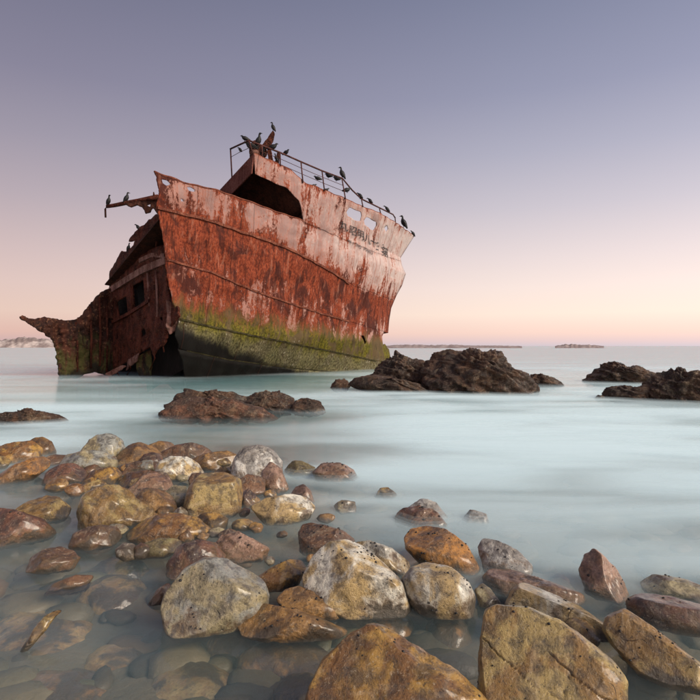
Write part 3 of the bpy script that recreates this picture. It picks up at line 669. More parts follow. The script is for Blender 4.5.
    if snails:
        up = np.where((V[:, 2]+C[2] > .03) & (rd[:, 2] < .55))[0]; cl = noise(q[up]*2.4)
        up = up[np.argsort(-(cl+rng.uniform(-.25, .25, len(up))))[:max(8, len(up)//7)]] if len(up) > 8 else up
        up = rng.permutation(up)[:int(snails*.75)]; sv, sf = ico(1); VV = []; FF = []
        for i in up:
            k = len(VV)*0+sum(len(x) for x in VV); s_ = rng.uniform(.0022, .0045+.004*rng.rand())*min(1.7, max(.8, dfront/2.4))
            VV.append(V[i]+sv*s_*np.array([1, 1, .8])); FF += [tuple(x+k for x in f) for f in sf]
        if VV: tag(link('sea_snails', np.concatenate(VV), FF, M_SNAIL, o), kind='stuff')
    return o
GB = 'stones on the shore'
def B(label, ol, base, tint, **k):
    big = max(np.ptp([p[0] for p in ol]), np.ptp([p[1] for p in ol]))
    k.setdefault('sub', 6 if big > 95 else 5 if big > 45 else 4)
    return rock('boulder' if big > 45 else 'stone', label, 'boulder' if big > 45 else 'stone', ol, base, tint, group=GB, **k)
# --- front row
B('huge ochre boulder with a branching crack, cut by the bottom edge', [(479, 720), (479, 650), (482, 624), (493, 617), (530, 616), (560, 623), (590, 639), (612, 655), (623, 668), (621, 685), (617, 700), (600, 730), (500, 735)], 728, 'tan', thick=.5, cuts=-2, planes=[((-.1, .15, -1), .62)], rough=.55, snails=45, sink=.05, sub=7, cracks=[[(484, 652), (505, 668), (530, 684), (552, 692), (562, 696)], [(548, 656), (569, 671), (590, 684), (614, 690)], [(569, 671), (564, 684), (562, 697)]])
B('big brown and grey boulder cut by the bottom edge, with a pale ridge', [(303, 700), (322, 664), (345, 640), (364, 629), (384, 632), (420, 650), (452, 668), (486, 690), (500, 715), (480, 735), (400, 740), (312, 735)], 735, 'ochre', thick=.55, cuts=-2, planes=[((-.25, .2, -1), .62), ((.35, .75, -.6), .84)], snails=24, sink=.05)
B('smooth grey rounded boulder with a tan face, standing in front of the yellow stone', [(161, 603), (165, 588), (184, 567), (204, 557), (226, 560), (250, 574), (265, 584), (271, 600), (266, 613), (240, 623), (205, 627), (170, 622)], 627, 'grey', cuts=0, planes=[((-.35, .1, -1), .66), ((.5, .75, -.5), .8)], rough=.45, snails=26)
B('large pale grey boulder with a white top and an ochre underside', [(301, 578), (312, 556), (328, 543), (348, 541), (363, 547), (386, 565), (405, 582), (412, 597), (405, 610), (380, 613), (350, 611), (320, 603), (304, 590)], 611, 'pale', cuts=0, planes=[((.35, .8, -.55), .68), ((-.5, .3, -.9), .7), ((.1, -.3, -1), .78)], rough=.5, snails=60)
B('rounded boulder with smooth grey top and ochre base beside the large pale grey one', [(400, 582), (410, 570), (428, 563), (450, 567), (470, 581), (476, 595), (472, 608), (450, 613), (425, 611), (409, 600)], 613, 'pale', cuts=0, planes=[((.1, .9, -.5), .76)], rough=.6, snails=40)
B('long orange brown boulder sloping down to the water behind the grey topped one', [(402, 540), (408, 530), (425, 525), (446, 529), (468, 544), (481, 560), (475, 569), (455, 571), (425, 564), (405, 551)], 570, 'orange', cuts=1, rough=.6, snails=44)
B('flat topped slab with a cream upper face, leaning just behind the huge ochre boulder', [(505, 614), (511, 598), (523, 587), (546, 593), (580, 604), (618, 619), (616, 627), (595, 632), (560, 627), (520, 620)], 630, 'pale', cuts=0, planes=[((.25, 1, -.25), .55), ((-.1, -.2, -1), .6)], rough=.5, snails=14)
B('tan sloping boulder near the right edge, below the dark red one', [(604, 642), (609, 628), (627, 616), (651, 628), (681, 645), (706, 657), (708, 675), (670, 679), (640, 669), (614, 655)], 677, 'tan', cuts=0, planes=[((.3, .8, -.6), .75), ((-.1, .1, -1), .65)], rough=.6, snails=34)
B('dark red boulder with a white worn top at the right edge', [(629, 609), (640, 600), (665, 596), (706, 599), (712, 622), (680, 631), (645, 627), (632, 619)], 629, 'red', cuts=0, planes=[((0, 1, -.3), .7)], rough=.7, snails=16)
B('low grey stone at the right edge, wet and half under water', [(642, 588), (655, 578), (680, 577), (706, 583), (706, 598), (670, 599), (648, 596)], 597, 'grey', cuts=1, snails=6)
B('upright pinkish orange stone standing alone in the water on the right', [(580, 573), (585, 560), (595, 551), (606, 558), (620, 575), (632, 592), (626, 598), (600, 596), (587, 589)], 596, 'pink', cuts=0, planes=[((.75, .3, -.6), .5), ((-.5, .3, -.9), .7)], snails=8)
B('small tan stone wedged between the huge ochre boulder and the cream topped slab', [(563, 627), (575, 619), (590, 622), (601, 634), (596, 642), (575, 637)], 642, 'tan', snails=6)
B('whitish stone with a dark tip behind the cream topped slab', [(477, 550), (482, 540), (495, 541), (518, 550), (532, 562), (531, 573), (505, 576), (485, 570)], 574, 'white', cuts=2, snails=10)
B('long low pinkish stone barely above the water behind the cream topped slab', [(483, 584), (490, 574), (510, 573), (545, 579), (581, 587), (586, 596), (540, 599), (500, 597)], 596, 'pink', cuts=0, planes=[((0, 1, -.4), .6)], sink=.6)
B('small grey stone beside the low pinkish one', [(474, 592), (482, 584), (492, 590), (503, 602), (495, 608), (480, 604)], 606, 'grey', snails=3)
B('pale smooth stone leaning behind the large pale grey boulder', [(345, 546), (370, 541), (392, 549), (411, 562), (407, 574), (385, 568), (360, 560)], 574, 'pale', cuts=1, snails=8)
B('bright yellow ochre stone between the grey rounded boulder and the large pale one', [(254, 578), (270, 568), (290, 560), (303, 561), (307, 570), (299, 581), (280, 589), (262, 588)], 588, 'ochre', cuts=1, rough=.6, snails=14)
B('brown oval boulder tucked under the large pale grey boulder', [(276, 598), (285, 589), (300, 587), (325, 595), (344, 608), (340, 616), (315, 619), (288, 612)], 617, 'brown', cuts=1, snails=30)
B('long dark brown boulder lying in front of the grey rounded one', [(232, 613), (240, 604), (262, 603), (290, 609), (325, 620), (352, 629), (346, 637), (310, 639), (265, 637), (240, 627)], 637, 'brown', cuts=1, snails=26)
B('small dark stone half sunk against the grey rounded boulder', [(146, 602), (158, 589), (169, 583), (173, 592), (160, 604)], 602, 'dark')
# --- stones lying under water
def sunken(label, ol, tint, zt):
    _id[0] += 1; rng = np.random.RandomState(_id[0]*13+5); ol = np.array(ol, float); zc = zt-.05
    y = (H-zc)*F/(ol[:, 1]-HZ); g = np.stack([(ol[:, 0]-350)/F*y, y], 1); c = (g.min(0)+g.max(0))/2; rel = g-c
    S, fs = ico(5); th = np.arctan2(S[:, 1], S[:, 0]); an = np.arctan2(rel[:, 1], rel[:, 0]); o_ = np.argsort(an); an = an[o_]; rr = np.hypot(*rel.T)[o_]
    R = np.interp(th, np.r_[an[-1]-2*math.pi, an, an[0]+2*math.pi], np.r_[rr[-1], rr, rr[0]]); rho = np.sqrt(np.clip(1-S[:, 2]**2, 0, 1))**.7
    hh = .12; V = np.stack([R*rho*np.cos(th), R*rho*np.sin(th), hh*S[:, 2]], 1); q = V*5+rng.uniform(-50, 50, 3); V = V*(1+.18*fbm(q, 3)+.05*fbm(q*4, 3))[:, None]
    o = link('boulder', V, fs, M_ROCK, loc=(c[0], c[1], zt-hh)); tag(o, label, 'boulder', 'stones under the water'); t1, t2 = TINT[tint]; o.color = (*t1, 1); o['tint2'] = list(t2)
for lab, ol, base, tint, dz in (
    ('long ochre boulder just under the water in front of the dark brown one', [(235, 656), (250, 645), (290, 639), (325, 644), (337, 655), (327, 669), (270, 674), (240, 667)], 671, 'ochre', .055),
    ('wide olive boulder under clear water near the bottom edge', [(138, 695), (165, 665), (195, 654), (215, 660), (234, 690), (227, 715), (150, 717)], 716, 'olive', .11),
    ('olive stone under water between the olive boulder and the big brown one', [(265, 694), (290, 676), (320, 678), (328, 697), (300, 709), (270, 708)], 708, 'olive', .10),
    ('orange stone under water in front of the grey rounded boulder', [(202, 642), (215, 630), (250, 632), (268, 641), (256, 654), (225, 654)], 652, 'orange', .08),
    ('orange stone under water below the large pale grey boulder', [(355, 619), (375, 610), (412, 616), (414, 629), (385, 637), (360, 630)], 635, 'orange', .06),
    ('pinkish orange stone under water below the grey topped boulder', [(428, 630), (445, 614), (460, 614), (467, 630), (456, 648), (434, 643)], 645, 'orange', .06),
    ('pale green stone under water left of the lumpy red stone', [(85, 572), (100, 563), (140, 560), (150, 568), (140, 577), (100, 581)], 579, 'olive', .10),
    ('tan stone under water beside the dark sliver', [(80, 590), (105, 574), (138, 580), (142, 598), (105, 608)], 604, 'tan', .09),
    ('tan flat boulder under water at the left edge', [(-20, 640), (10, 612), (70, 618), (95, 645), (60, 670), (0, 668)], 668, 'tan', .14),
    ('brown boulder under water in the bottom left corner', [(-10, 700), (20, 672), (70, 668), (120, 690), (110, 720), (10, 725)], 722, 'brown', .15),
    ('grey brown stone under water left of the olive boulder', [(75, 660), (110, 640), (150, 645), (155, 668), (115, 682), (85, 676)], 680, 'tan', .15)):
    sunken(lab, ol, tint, -dz*.75)
# cobbles on the sea floor that nobody could count
def cobbles():
    rng = np.random.RandomState(4); S, fs = ico(2); VV = []; FF = []; k = 0
    for _ in range(300):
        y = rng.uniform(1.5, 6.5)**1.0; x = rng.uniform(-.75, .75)*y; a = rng.uniform(0, 6.28); r = rng.uniform(.05, .17); z = float(floor_z(np.array(x), np.array(y)))
        e = np.array([r, r*rng.uniform(.5, .9), r*rng.uniform(.25, .42)]); V = S*e; q = V/r+rng.uniform(-50, 50, 3); V = V*(1+.45*noise(q*1.3)+.15*noise(q*4))[:, None]
        c, s = math.cos(a), math.sin(a); V = np.stack([V[:, 0]*c-V[:, 1]*s, V[:, 0]*s+V[:, 1]*c, V[:, 2]], 1)+np.array([x, y, z+.1*e[2]])
        V[:, 2] = np.minimum(V[:, 2], -.02); VV.append(V); FF += [tuple(i+k for i in f) for f in fs]; k += len(V)
    t = NT('cobble_stone'); ge = t.n('NewGeometry'); rr = ge.outputs['Random Per Island']; v = t.n('TexCoord').outputs['Object']
    cr = t.n('ValToRGB'); t.l(rr, cr.inputs[0]); e = cr.color_ramp.elements
    cols = [(.13, .105, .055), (.07, .05, .028), (.17, .135, .075), (.11, .10, .05), (.14, .08, .035), (.06, .05, .034), (.15, .125, .085)]
    while len(e) < len(cols): e.new(.5)
    for i, c in enumerate(cols): e[i].position = i/len(cols); e[i].color = (*c, 1)
    cr.color_ramp.interpolation = 'CONSTANT'; n = t.noise(v, 14, 5, .65)
    t.bsdf(t.mix(n, t.mix(.6, cr.outputs[0], (.03, .025, .015)), cr.outputs[0]), .6, t.bump(n, .5, .02)); o = link('sea_floor_cobbles', np.concatenate(VV), FF, t.m)
    tag(o, 'cobbles lying on the sea floor under clear water', 'cobbles', kind='stuff')
cobbles()
# --- left and middle stones
B('large rusty brown boulder cut by the left edge, beside the leaning grey brown one', [(-14, 502), (0, 504), (15, 510), (40, 522), (53, 531), (48, 538), (25, 542), (-14, 544)], 541, 'red', cuts=2, snails=14)
B('leaning grey brown boulder with a pale ridge, near the left edge', [(14, 510), (30, 499), (45, 495), (58, 500), (69, 512), (64, 520), (45, 523), (25, 519)], 521, 'tan', cuts=2)
B('dark reddish oval stone lying alone in the still water', [(71, 541), (75, 531), (88, 526), (105, 526), (118, 531), (122, 540), (110, 547), (85, 549)], 547, 'dark', cuts=1)
B('small dark rounded stone farthest out in the still water at the lower left', [(29, 564), (32, 554), (45, 548), (60, 548), (72, 554), (79, 562), (70, 570), (45, 572)], 570, 'dark', cuts=1)
B('thin dark sliver of stone barely breaking the water', [(40, 587), (55, 581), (75, 577), (92, 580), (86, 589), (60, 590)], 585, 'dark', cuts=0, sink=.5)
B('narrow stick shaped stone slanting out of the water at the lower left', [(22, 646), (34, 628), (50, 612), (57, 609), (60, 613), (45, 631), (30, 646)], 645, 'tan', cuts=0, sink=0, thick=.25)
B('ochre block at the left edge, topmost of the left stones', [(-10, 447), (12, 443), (30, 442), (39, 451), (39, 461), (20, 465), (-10, 466)], 464, 'ochre', cuts=2)
B('dark brown rounded stone behind the ochre block', [(24, 443), (34, 437), (43, 437), (51, 443), (55, 451), (50, 458), (36, 459)], 457, 'brown', cuts=1)
B('rust coloured slab in front of the ochre block', [(-8, 476), (15, 464), (30, 459), (43, 458), (49, 463), (45, 471), (30, 478), (10, 483), (-8, 483)], 481, 'orange', cuts=2)
B('pale little stone at the very left edge under the ochre block', [(-8, 456), (4, 456), (10, 462), (5, 468), (-8, 470)], 470, 'tan')
B('thin dark slab between the rust coloured slab and the grey stones', [(42, 458), (55, 454), (66, 456), (60, 464), (48, 467)], 466, 'dark')
B('dark grey boulder with a domed top, highest in the row of stones', [(79, 454), (88, 441), (97, 434), (108, 434), (120, 440), (126, 449), (119, 462), (100, 465), (83, 462)], 464, 'grey', cuts=2, rough=1.3)
B('light grey slab leaning on the domed dark grey boulder', [(57, 466), (68, 453), (85, 450), (100, 452), (114, 459), (116, 468), (100, 472), (75, 472)], 472, 'grey', cuts=1)
B('red brown block in front of the light grey slab', [(44, 480), (48, 470), (58, 464), (75, 463), (87, 470), (86, 481), (70, 485), (52, 485)], 484, 'red', cuts=3)
B('yellow block beside the red brown block', [(79, 478), (90, 470), (105, 468), (118, 468), (121, 476), (116, 486), (100, 487), (83, 486)], 486, 'ochre', cuts=3)
B('flat tan splinter of stone in the water below the yellow block', [(62, 492), (80, 486), (100, 480), (106, 481), (105, 487), (88, 494), (68, 496)], 494, 'tan', thick=.4)
B('brown stone touching the domed dark grey boulder', [(119, 452), (128, 444), (140, 442), (155, 447), (161, 456), (156, 465), (135, 466), (118, 462)], 465, 'brown', cuts=3)
B('dark flat slab below the brown stone of the back row', [(113, 466), (135, 462), (155, 463), (160, 471), (140, 476), (116, 474)], 475, 'dark')
B('brown stone at the top of the back row, above the white cream one', [(144, 447), (158, 441), (172, 442), (180, 449), (172, 456), (152, 454)], 455, 'brown')
B('long dark brown stone in the middle of the back row', [(158, 452), (175, 445), (192, 443), (205, 447), (216, 454), (198, 460), (170, 460)], 459, 'dark')
B('white and cream stone in the row of brown stones', [(153, 472), (160, 461), (172, 456), (188, 457), (200, 465), (205, 473), (190, 480), (168, 480)], 479, 'pale', cuts=2)
B('brown wedge of stone right of the white and cream one', [(186, 460), (205, 453), (228, 451), (237, 457), (232, 467), (212, 472), (196, 468)], 470, 'brown', cuts=2)
B('small tan stone behind the squared golden boulder', [(210, 474), (220, 467), (231, 468), (231, 477), (218, 479)], 478, 'tan')
B('dark slab below the white and cream stone', [(116, 479), (128, 472), (150, 471), (167, 475), (173, 484), (150, 489), (122, 489)], 488, 'dark')
B('pale pinkish ridged stone above the big folded tan boulder', [(122, 490), (145, 475), (158, 472), (169, 478), (174, 488), (160, 495), (138, 495)], 494, 'pink', cuts=3)
B('big tan boulder with folded layers, left of the middle', [(80, 507), (84, 494), (98, 486), (115, 486), (128, 491), (134, 500), (150, 510), (157, 521), (130, 527), (100, 528), (82, 525)], 526, 'tan', cuts=3, rough=1.4)
B('sliver of pale stone behind the folded tan boulder', [(80, 500), (92, 489), (105, 487), (102, 495), (88, 503)], 502, 'white', thick=.5)
B('dark brown rounded stone right of the folded tan boulder', [(134, 495), (145, 487), (160, 489), (172, 497), (178, 508), (171, 517), (150, 516), (137, 506)], 516, 'brown', cuts=2)
B('grey upright stone left of the squared golden boulder', [(163, 492), (175, 484), (186, 487), (189, 502), (180, 510), (169, 502)], 509, 'grey')
B('flat ochre slab in front of the folded tan boulder', [(125, 530), (135, 520), (160, 512), (175, 513), (200, 521), (214, 533), (206, 541), (170, 543), (140, 541)], 540, 'ochre', cuts=2, planes=[((0, 1, -.3), .7)])
B('squared golden boulder with a pale rim along its flat top', [(183, 502), (189, 485), (202, 471), (225, 472), (243, 481), (244, 492), (241, 505), (232, 515), (205, 518), (185, 512)], 516, 'tan', cuts=0, planes=[((0, .9, -.5), .66), ((.1, -.1, -1), .66), ((.9, .1, -.4), .8)], rough=.5, boxy=.6)
B('little dark red stone right of the squared golden boulder', [(239, 495), (248, 488), (256, 495), (254, 507), (243, 508)], 507, 'red')
B('black and white ridged boulder at the end of the back row', [(230, 474), (234, 458), (243, 447), (258, 444), (275, 452), (285, 464), (281, 477), (262, 476), (250, 484), (233, 481)], 481, 'white', cuts=3, rough=1.5)
B('pink ribbed stone leaning on the black and white ridged boulder', [(260, 472), (270, 461), (282, 470), (289, 485), (280, 494), (267, 488)], 492, 'pink', rough=1.4)
B('dark brown stone in front of the black and white ridged boulder', [(234, 481), (248, 474), (266, 479), (265, 491), (249, 498), (237, 490)], 496, 'dark', cuts=2)
B('pale greenish stone right of the black and white ridged boulder', [(283, 470), (292, 461), (302, 461), (316, 468), (316, 477), (295, 478)], 476, 'olive', cuts=2)
B('speckled pinkish grey stone at the far right of the back row', [(312, 472), (322, 463), (340, 463), (358, 469), (361, 478), (340, 483), (317, 479)], 481, 'pink', cuts=2, snails=14)
B('flat cream and orange boulder alone in the water, wedge shaped', [(249, 506), (265, 498), (290, 494), (307, 497), (316, 508), (309, 516), (285, 524), (266, 521)], 523, 'pale', cuts=0, planes=[((.4, .8, -.6), .6), ((-.4, .5, -.8), .7)], rough=.6)
B('small rounded brown stone behind the cream and orange boulder', [(286, 498), (295, 486), (303, 484), (311, 491), (316, 502), (300, 503)], 502, 'pink')
B('small golden stone below the squared golden boulder', [(191, 521), (200, 513), (215, 512), (229, 520), (225, 530), (208, 532)], 530, 'ochre')
B('lumpy red brown stone behind the grey rounded boulder', [(166, 563), (178, 545), (200, 539), (216, 545), (226, 559), (218, 572), (190, 576), (170, 573)], 575, 'red', cuts=4, rough=1.6)
B('speckled pinkish stone right of the lumpy red one', [(210, 547), (222, 535), (238, 532), (252, 539), (270, 550), (264, 559), (240, 562), (218, 558)], 560, 'pink', cuts=2, snails=20)
B('dark flat stone left of the lumpy red one', [(140, 543), (160, 538), (182, 541), (182, 549), (162, 558), (146, 554)], 556, 'olive', cuts=2)
B('dark speckled stone behind the large pale grey boulder', [(297, 532), (302, 524), (312, 523), (340, 529), (358, 540), (352, 550), (330, 554), (301, 553)], 552, 'dark', cuts=2, snails=24)
B('tiny grey stone alone in the water above the dark speckled one', [(333, 505), (342, 500), (355, 502), (357, 511), (340, 514)], 512, 'grey', snails=3)
B('tiny pale stone farthest right of the small stones in the misty water', [(374, 496), (380, 488), (388, 487), (398, 494), (390, 500)], 498, 'tan')
B('cracked brick red stone above the long orange boulder', [(392, 518), (398, 510), (415, 505), (432, 509), (448, 520), (445, 528), (420, 529), (398, 526)], 526, 'red', cuts=4, rough=1.7, snails=10)
B('pale stone fading into the mist behind the cracked red one', [(406, 509), (420, 499), (436, 502), (450, 515), (440, 523), (415, 520)], 518, 'white', cuts=1)
B('faint pale stone under the misty water right of the cracked red one', [(455, 519), (470, 510), (486, 513), (492, 522), (470, 526)], 522, 'white', cuts=1, sink=.5)
# --- pebbles wedged into the gaps of the bank
rp_ = random.Random(11); used_ = set()
ANCH = [('domed dark grey boulder', 103, 450), ('light grey slab', 86, 462), ('red brown block', 66, 474), ('yellow block', 100, 478), ('white and cream stone', 180, 468), ('folded tan boulder', 118, 507), ('squared golden boulder', 214, 494),
        ('black and white ridged boulder', 258, 464), ('pink ribbed stone', 275, 477), ('flat ochre slab', 170, 528), ('cream and orange boulder', 283, 509), ('lumpy red brown stone', 196, 557), ('speckled pinkish stone', 240, 547),
        ('grey rounded boulder', 216, 592), ('bright yellow ochre stone', 280, 574), ('brown wedge of stone', 211, 461), ('grey upright stone', 176, 496), ('pale pinkish ridged stone', 150, 484)]
for x, y in ((92, 470), (112, 476), (128, 468), (138, 484), (160, 484), (172, 470), (182, 478), (176, 494), (190, 466), (206, 461), (222, 462), (236, 468), (100, 500), (116, 530), (150, 516), (166, 512), (180, 514), (204, 536), (216, 532), (228, 534), (244, 512), (252, 500), (270, 494), (148, 466), (62, 474), (70, 459), (226, 486), (160, 530), (196, 548), (232, 566), (270, 560), (288, 582), (132, 512), (92, 482), (246, 484), (233, 503), (170, 462), (152, 459), (197, 480), (104, 493), (75, 489), (57, 485), (141, 551), (127, 551), (187, 534), (243, 524), (256, 527), (282, 534), (293, 566), (312, 558), (262, 594), (222, 572), (300, 514), (326, 518)):
    w = rp_.uniform(6, 13); hh = w*rp_.uniform(.5, .8); a0 = rp_.uniform(0, 6)
    ol = [(x+w*math.cos(a)*rp_.uniform(.8, 1.15), y-hh*math.sin(a)*rp_.uniform(.8, 1.15)) for a in np.linspace(a0, a0+2*math.pi, 8)[:-1]]
    tn = rp_.choice(['brown', 'dark', 'ochre', 'red', 'tan', 'grey'])
    nm, ax, ay = min(ANCH, key=lambda t: math.hypot(t[1]-x, t[2]-y)); dx, dy = x-ax, y-ay
    rel = ('right of' if dx > 0 else 'left of') if abs(dx) > 1.1*abs(dy) else ('below' if dy > 0 else 'above')
    cw = dict(brown='brown', dark='dark', ochre='ochre', red='reddish', tan='tan', grey='grey')[tn]
    for pre in ('small', 'tiny', 'slightly larger', 'second small'):
        lb = f'{pre} {cw} pebble wedged just {rel} the {nm}'
        if lb not in used_: break
    used_.add(lb)
    rock('pebble', lb, 'stone', ol, y+hh+1, tn, cuts=2, sub=3, group='pebbles in the gaps of the bank')
# --- dark reefs in the middle distance
def reef(label, ol, base, tint='reef', name='reef_rock', **k):
    return rock(name, label, 'rock', ol, base, tint, jag=True, mat=M_REEF, sub=k.pop('sub', 6), cuts=k.pop('cuts', 2), group='dark reef rocks', rough=k.pop('rough', .8), thick=k.pop('thick', .7), **k)
reef('tallest jagged brown reef rock, right in front of the bow', [(420, 392), (425, 366), (430, 354), (444, 347), (462, 351), (483, 354), (494, 350), (504, 358), (511, 368), (525, 372), (536, 382), (536, 391), (500, 396), (440, 395)], 393)
reef('jagged brown reef rock left of the tallest one, overlapping the bow', [(366, 385), (374, 371), (384, 360), (396, 351), (410, 358), (427, 365), (440, 385), (430, 392), (390, 390)], 389)
reef('low brown shelf at the foot of the reef below the bow', [(344, 385), (356, 378), (375, 375), (400, 380), (450, 388), (460, 393), (420, 395), (370, 390)], 392, sub=5)
reef('small low reef rock between the ship and the large reef', [(330, 386), (336, 380), (344, 379), (352, 384), (346, 390), (334, 390)], 389, sub=4)
reef('low reef tail trailing off right of the tallest reef rock', [(526, 382), (532, 374), (545, 375), (556, 379), (564, 384), (545, 387), (530, 387)], 385, sub=5)
reef('rough reef rock at the back of the group on the right', [(586, 379), (600, 367), (606, 364), (616, 362), (626, 368), (634, 366), (647, 372), (660, 376), (655, 383), (620, 384), (592, 383)], 383)
reef('large dark reef rock cut by the right edge', [(645, 388), (660, 374), (679, 369), (692, 372), (712, 370), (716, 402), (690, 405), (668, 402), (652, 396)], 402)
reef('low dark reef rock in front of the group on the right', [(604, 397), (608, 388), (625, 386), (645, 387), (664, 396), (660, 402), (625, 402)], 400, sub=5)
reef('tiny reef rock standing left of the low dark one on the right', [(594, 399), (598, 395), (604, 396), (606, 400)], 399, sub=3)
reef('long low reddish slab in front of the ship', [(158, 414), (166, 405), (180, 398), (200, 397), (230, 400), (256, 407), (281, 417), (270, 421), (220, 420), (172, 418)], 418, tint='red', rough=.55, thick=.5)
reef('dark ridge rising behind the long reddish slab', [(172, 403), (178, 393), (188, 388), (200, 391), (215, 392), (233, 393), (248, 399), (255, 408), (220, 410), (185, 408)], 408, rough=.6, thick=.45)
reef('dark blocky rock at the end of the long reddish slab', [(243, 405), (248, 395), (262, 392), (280, 392), (294, 399), (298, 410), (275, 414), (250, 410)], 411, rough=.6)
reef('low rounded rock farthest right of the rocks before the ship', [(290, 409), (296, 400), (306, 398), (320, 402), (328, 410), (315, 414), (296, 413)], 412, rough=.6, sub=5)
reef('low weedy reef at the left edge', [(-8, 420), (0, 413), (12, 411), (25, 409), (36, 412), (55, 417), (66, 422), (45, 427), (0, 427)], 424, rough=.7, thick=.5)
# --- far coast
def far(label, ol, dist, tint, kind_name='headland', seed=0):
    ol = np.array(ol, float); xs = np.linspace(ol[0, 0], ol[-1, 0], 90); top = np.interp(xs, ol[:, 0], ol[:, 1])
    nzv = fbm(np.c_[xs*.22+seed, xs*0, xs*0], 4); env = np.clip((HZ+.6-top)/6, 0, 1); top = top-nzv*2.2*env
    rows = 9; V = []
    for j in range(rows):
        f = j/(rows-1)*2-1; hgt = math.cos(f*math.pi/2)**.7 if abs(f) < 1 else 0
        for x, y in zip(xs, top):
            p = P(x, y, dist); V.append((p[0]*(1+f*.06), dist*(1+f*.06), (p[2]+.6)*hgt*(1+.25*float(noise(np.array([[x*.3, f*3, seed]]))[0]))-.6))
    n = len(xs); o = link(kind_name, V, [(j*n+i, j*n+i+1, (j+1)*n+i+1, (j+1)*n+i) for j in range(rows-1) for i in range(n-1)], M_FAR[tint]); return o
def far_mat(name, c1, c2, sc):
    t = NT(name); v = t.n('TexCoord').outputs['Object']; a = t.noise(v, sc, 6, .7); t.bsdf(t.mix(t.ramp(a, .4, .6), c1, c2), .9, t.bump(a, 1, 1.0), .1); return t.m
M_FAR = dict(sand=far_mat('pale_coast_rock', (.55, .47, .44), (.24, .19, .18), .09), islet=far_mat('islet_rock', (.24, .185, .18), (.36, .30, .29), .2))
hd = far('', [(-40, 340), (0, 340), (12, 338.5), (22, 337), (34, 338), (46, 339), (60, 342), (90, 345.5)], 420, 'sand', 'headland')
tag(hd, 'pale low rocky headland on the horizon behind the spur of the wreck', 'headland')
i1 = far('', [(385, 345.8), (395, 345), (415, 344.6), (430, 345.2), (452, 344.7), (470, 345.5), (500, 345.6), (522, 346.1)], 330, 'islet', 'islet', 4); tag(i1, 'long low brown islet on the horizon behind the tallest reef rock', 'islet', 'far islets')
i2 = far('', [(555, 346), (563, 344.6), (572, 344.2), (582, 344.9), (592, 344.9), (604, 346)], 330, 'islet', 'islet', 9); tag(i2, 'tiny islet on the horizon above the misty open sea', 'islet', 'far islets')
# ------------------------------------------------------------------ cormorants
POSE = dict(
    upright=[(-.17, -.02, .012, .02), (-.13, .07, .035, .04), (-.07, .16, .075, .075), (-.01, .26, .092, .09), (.03, .35, .075, .075), (.045, .42, .042, .042), (.04, .48, .030, .030), (.05, .53, .030, .030), (.075, .56, .036, .033), (.11, .562, .026, .024), (.15, .552, .011, .011), (.20, .545, .004, .004)],
    hunched=[(-.30, .06, .012, .03), (-.22, .085, .035, .05), (-.11, .12, .075, .08), (0, .155, .095, .095), (.09, .19, .075, .075), (.14, .235, .045, .045), (.165, .275, .04, .038), (.20, .285, .032, .03), (.235, .275, .014, .014), (.28, .265, .004, .004)],
    leaning=[(-.22, .0, .012, .03), (-.16, .07, .04, .05), (-.08, .15, .08, .08), (0, .23, .095, .09), (.06, .31, .07, .07), (.11, .36, .04, .04), (.16, .40, .032, .03), (.20, .42, .035, .032), (.235, .42, .024, .022), (.27, .41, .010, .010), (.31, .40, .004, .004)])
def bird(label, px, py, hpx, dep, pose='upright', face=1, wings=False, name='cormorant'):
    sp = POSE[pose]; seg = 10; V = []; fs = []
    for i, (x, z, rs, rd) in enumerate(sp):
        a = np.array(sp[max(i-1, 0)][:2]); b = np.array(sp[min(i+1, len(sp)-1)][:2]); t = (b-a)/np.linalg.norm(b-a); n = np.array([-t[1], t[0]])
        for k in range(seg):
            an = 2*math.pi*k/seg; V.append((x+n[0]*rd*1.35*math.cos(an), rs*1.3*math.sin(an), z+n[1]*rd*1.35*math.cos(an)))
    m = len(sp)
    for i in range(m-1):
        for k in range(seg): fs.append((i*seg+k, i*seg+(k+1) % seg, (i+1)*seg+(k+1) % seg, (i+1)*seg+k))
    fs += [tuple(range(seg))[::-1], tuple((m-1)*seg+k for k in range(seg))]
    top = max(p[1] for p in sp)+.03; sc = 1.0*hpx*dep/F/top
    base = P(px, py, dep)
    o = link(name, V, fs, M_BIRD); o.location = base; o.scale = (sc,)*3
    o.rotation_euler = (0, 0, (0 if face > 0 else math.pi)+random.uniform(-.6, .6)); tag(o, label, 'bird', 'cormorants on the wreck')
    for s in (-1, 1):
        lv, lf = tube([(-.02, s*.03, .14), (0, s*.035, .05), (-.005, s*.035, 0), (.05, s*.045, -.004)], .011, 5); link('leg', lv, lf, M_LEG, o)
        if wings:
            W_ = [(.02, s*.06, .33), (.05, s*.20, .40), (.03, s*.34, .34), (-.03, s*.42, .20), (-.08, s*.30, .15), (-.08, s*.18, .13), (-.06, s*.07, .16)]
            wv = W_+[(x-.025, y, z) for x, y, z in W_]; n7 = 7
            wf = [tuple(range(7)), tuple(range(13, 6, -1))]+[(i, (i+1) % 7, 7+(i+1) % 7, 7+i) for i in range(7)]
            link('wing', wv, wf, M_BIRD, o, False)
    return o
td = top_depth
wd = dwn
bird('cormorant perched at the very top, on the tip of the winch plate', 273, 131.5, 9.5, wd, 'upright', -1)
bird('big upright cormorant beside the winch, its back to the sea', 258.5, 147, 14, td(258)+.2, 'upright', 1)
bird('cormorant crouching on the corner of the aft rail', 245, 141, 5.5, td(253)+.9, 'hunched', -1)
bird('small cormorant standing inside the aft rail', 240, 152.3, 5.5, td(253)+1.6, 'leaning', -1)
bird('cormorant huddled low in front of the winch housing', 251, 150, 8, td(253)+.3, 'hunched', -1)
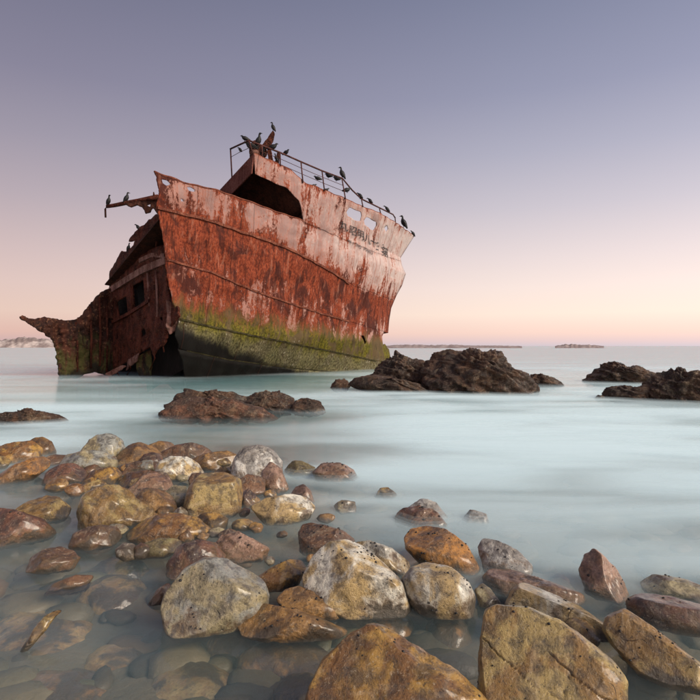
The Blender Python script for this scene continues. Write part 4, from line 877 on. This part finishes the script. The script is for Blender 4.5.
bird('cormorant squatting on the rail right of the winch plate', 273, 150, 6.5, td(273), 'hunched', 1)
bird('cormorant standing on deck between the winch and the gear post', 263, 154, 8, td(263)+.2, 'leaning', 1)
bird('cormorant standing at the foot of the gear post', 276, 161.5, 8, td(276)+.1, 'upright', -1)
bird('cormorant resting on the rail just right of the winch', 286, 154.8, 5, td(286), 'hunched', 1)
for lab, x, y, h, po, fa in (
    ('cormorant on the middle wire between the second and third rail posts', 317.5, 180.5, 4.8, 'hunched', -1),
    ('cormorant hanging low under the rail, right of the third post', 328.5, 178, 5.2, 'hunched', -1),
    ('cormorant under the rail just left of the tall upright one', 336.5, 181, 5, 'hunched', -1),
    ('tall upright cormorant on the highest bend of the rail', 342, 178.8, 12, 'upright', -1),
    ('cormorant on the lower wire below the bend of the rail', 347, 192.5, 5.5, 'hunched', 1),
    ('cormorant on the rail where its slope ends', 360, 198.8, 6.5, 'leaning', -1),
    ('cormorant on the low rail, next after the sloping part', 370, 203.5, 5.8, 'leaning', -1),
    ('cormorant on the low rail near its last post', 387, 211.8, 6, 'leaning', -1),
    ('cormorant squatting on the bulwark behind the second rail post', 314, 187.5, 3.8, 'hunched', 1),
    ('cormorant squatting on the bulwark behind the third rail post', 326, 192.2, 4.2, 'hunched', 1)):
    bird(lab, x, y, h, td(x)+.02, po, fa)
bird('cormorant with half open wings near the tip of the bow', 403.5, 228.3, 13, td(403), 'upright', -1, True)
bird('cormorant lowest on the tip of the bow', 413, 236.3, 5.5, td(413), 'leaning', -1)
bird('upright cormorant at the outer end of the boom', 108.5, 206, 11, 21.37, 'upright', 1)
bird('upright cormorant halfway along the boom', 126.5, 203, 11, 21.1, 'upright', 1)
bird('cormorant perched on the upper edge of the broken wall', 138, 230.5, 6.5, dW(138, 0)+.02, 'leaning', -1)
bird('cormorant in the gap of the broken wall', 128.5, 251.5, 8.5, dW(128, 0), 'upright', 1)
bird('lowest cormorant on the broken wall, below the gap', 121, 259, 7.5, dW(121, 0)+.02, 'upright', 1)
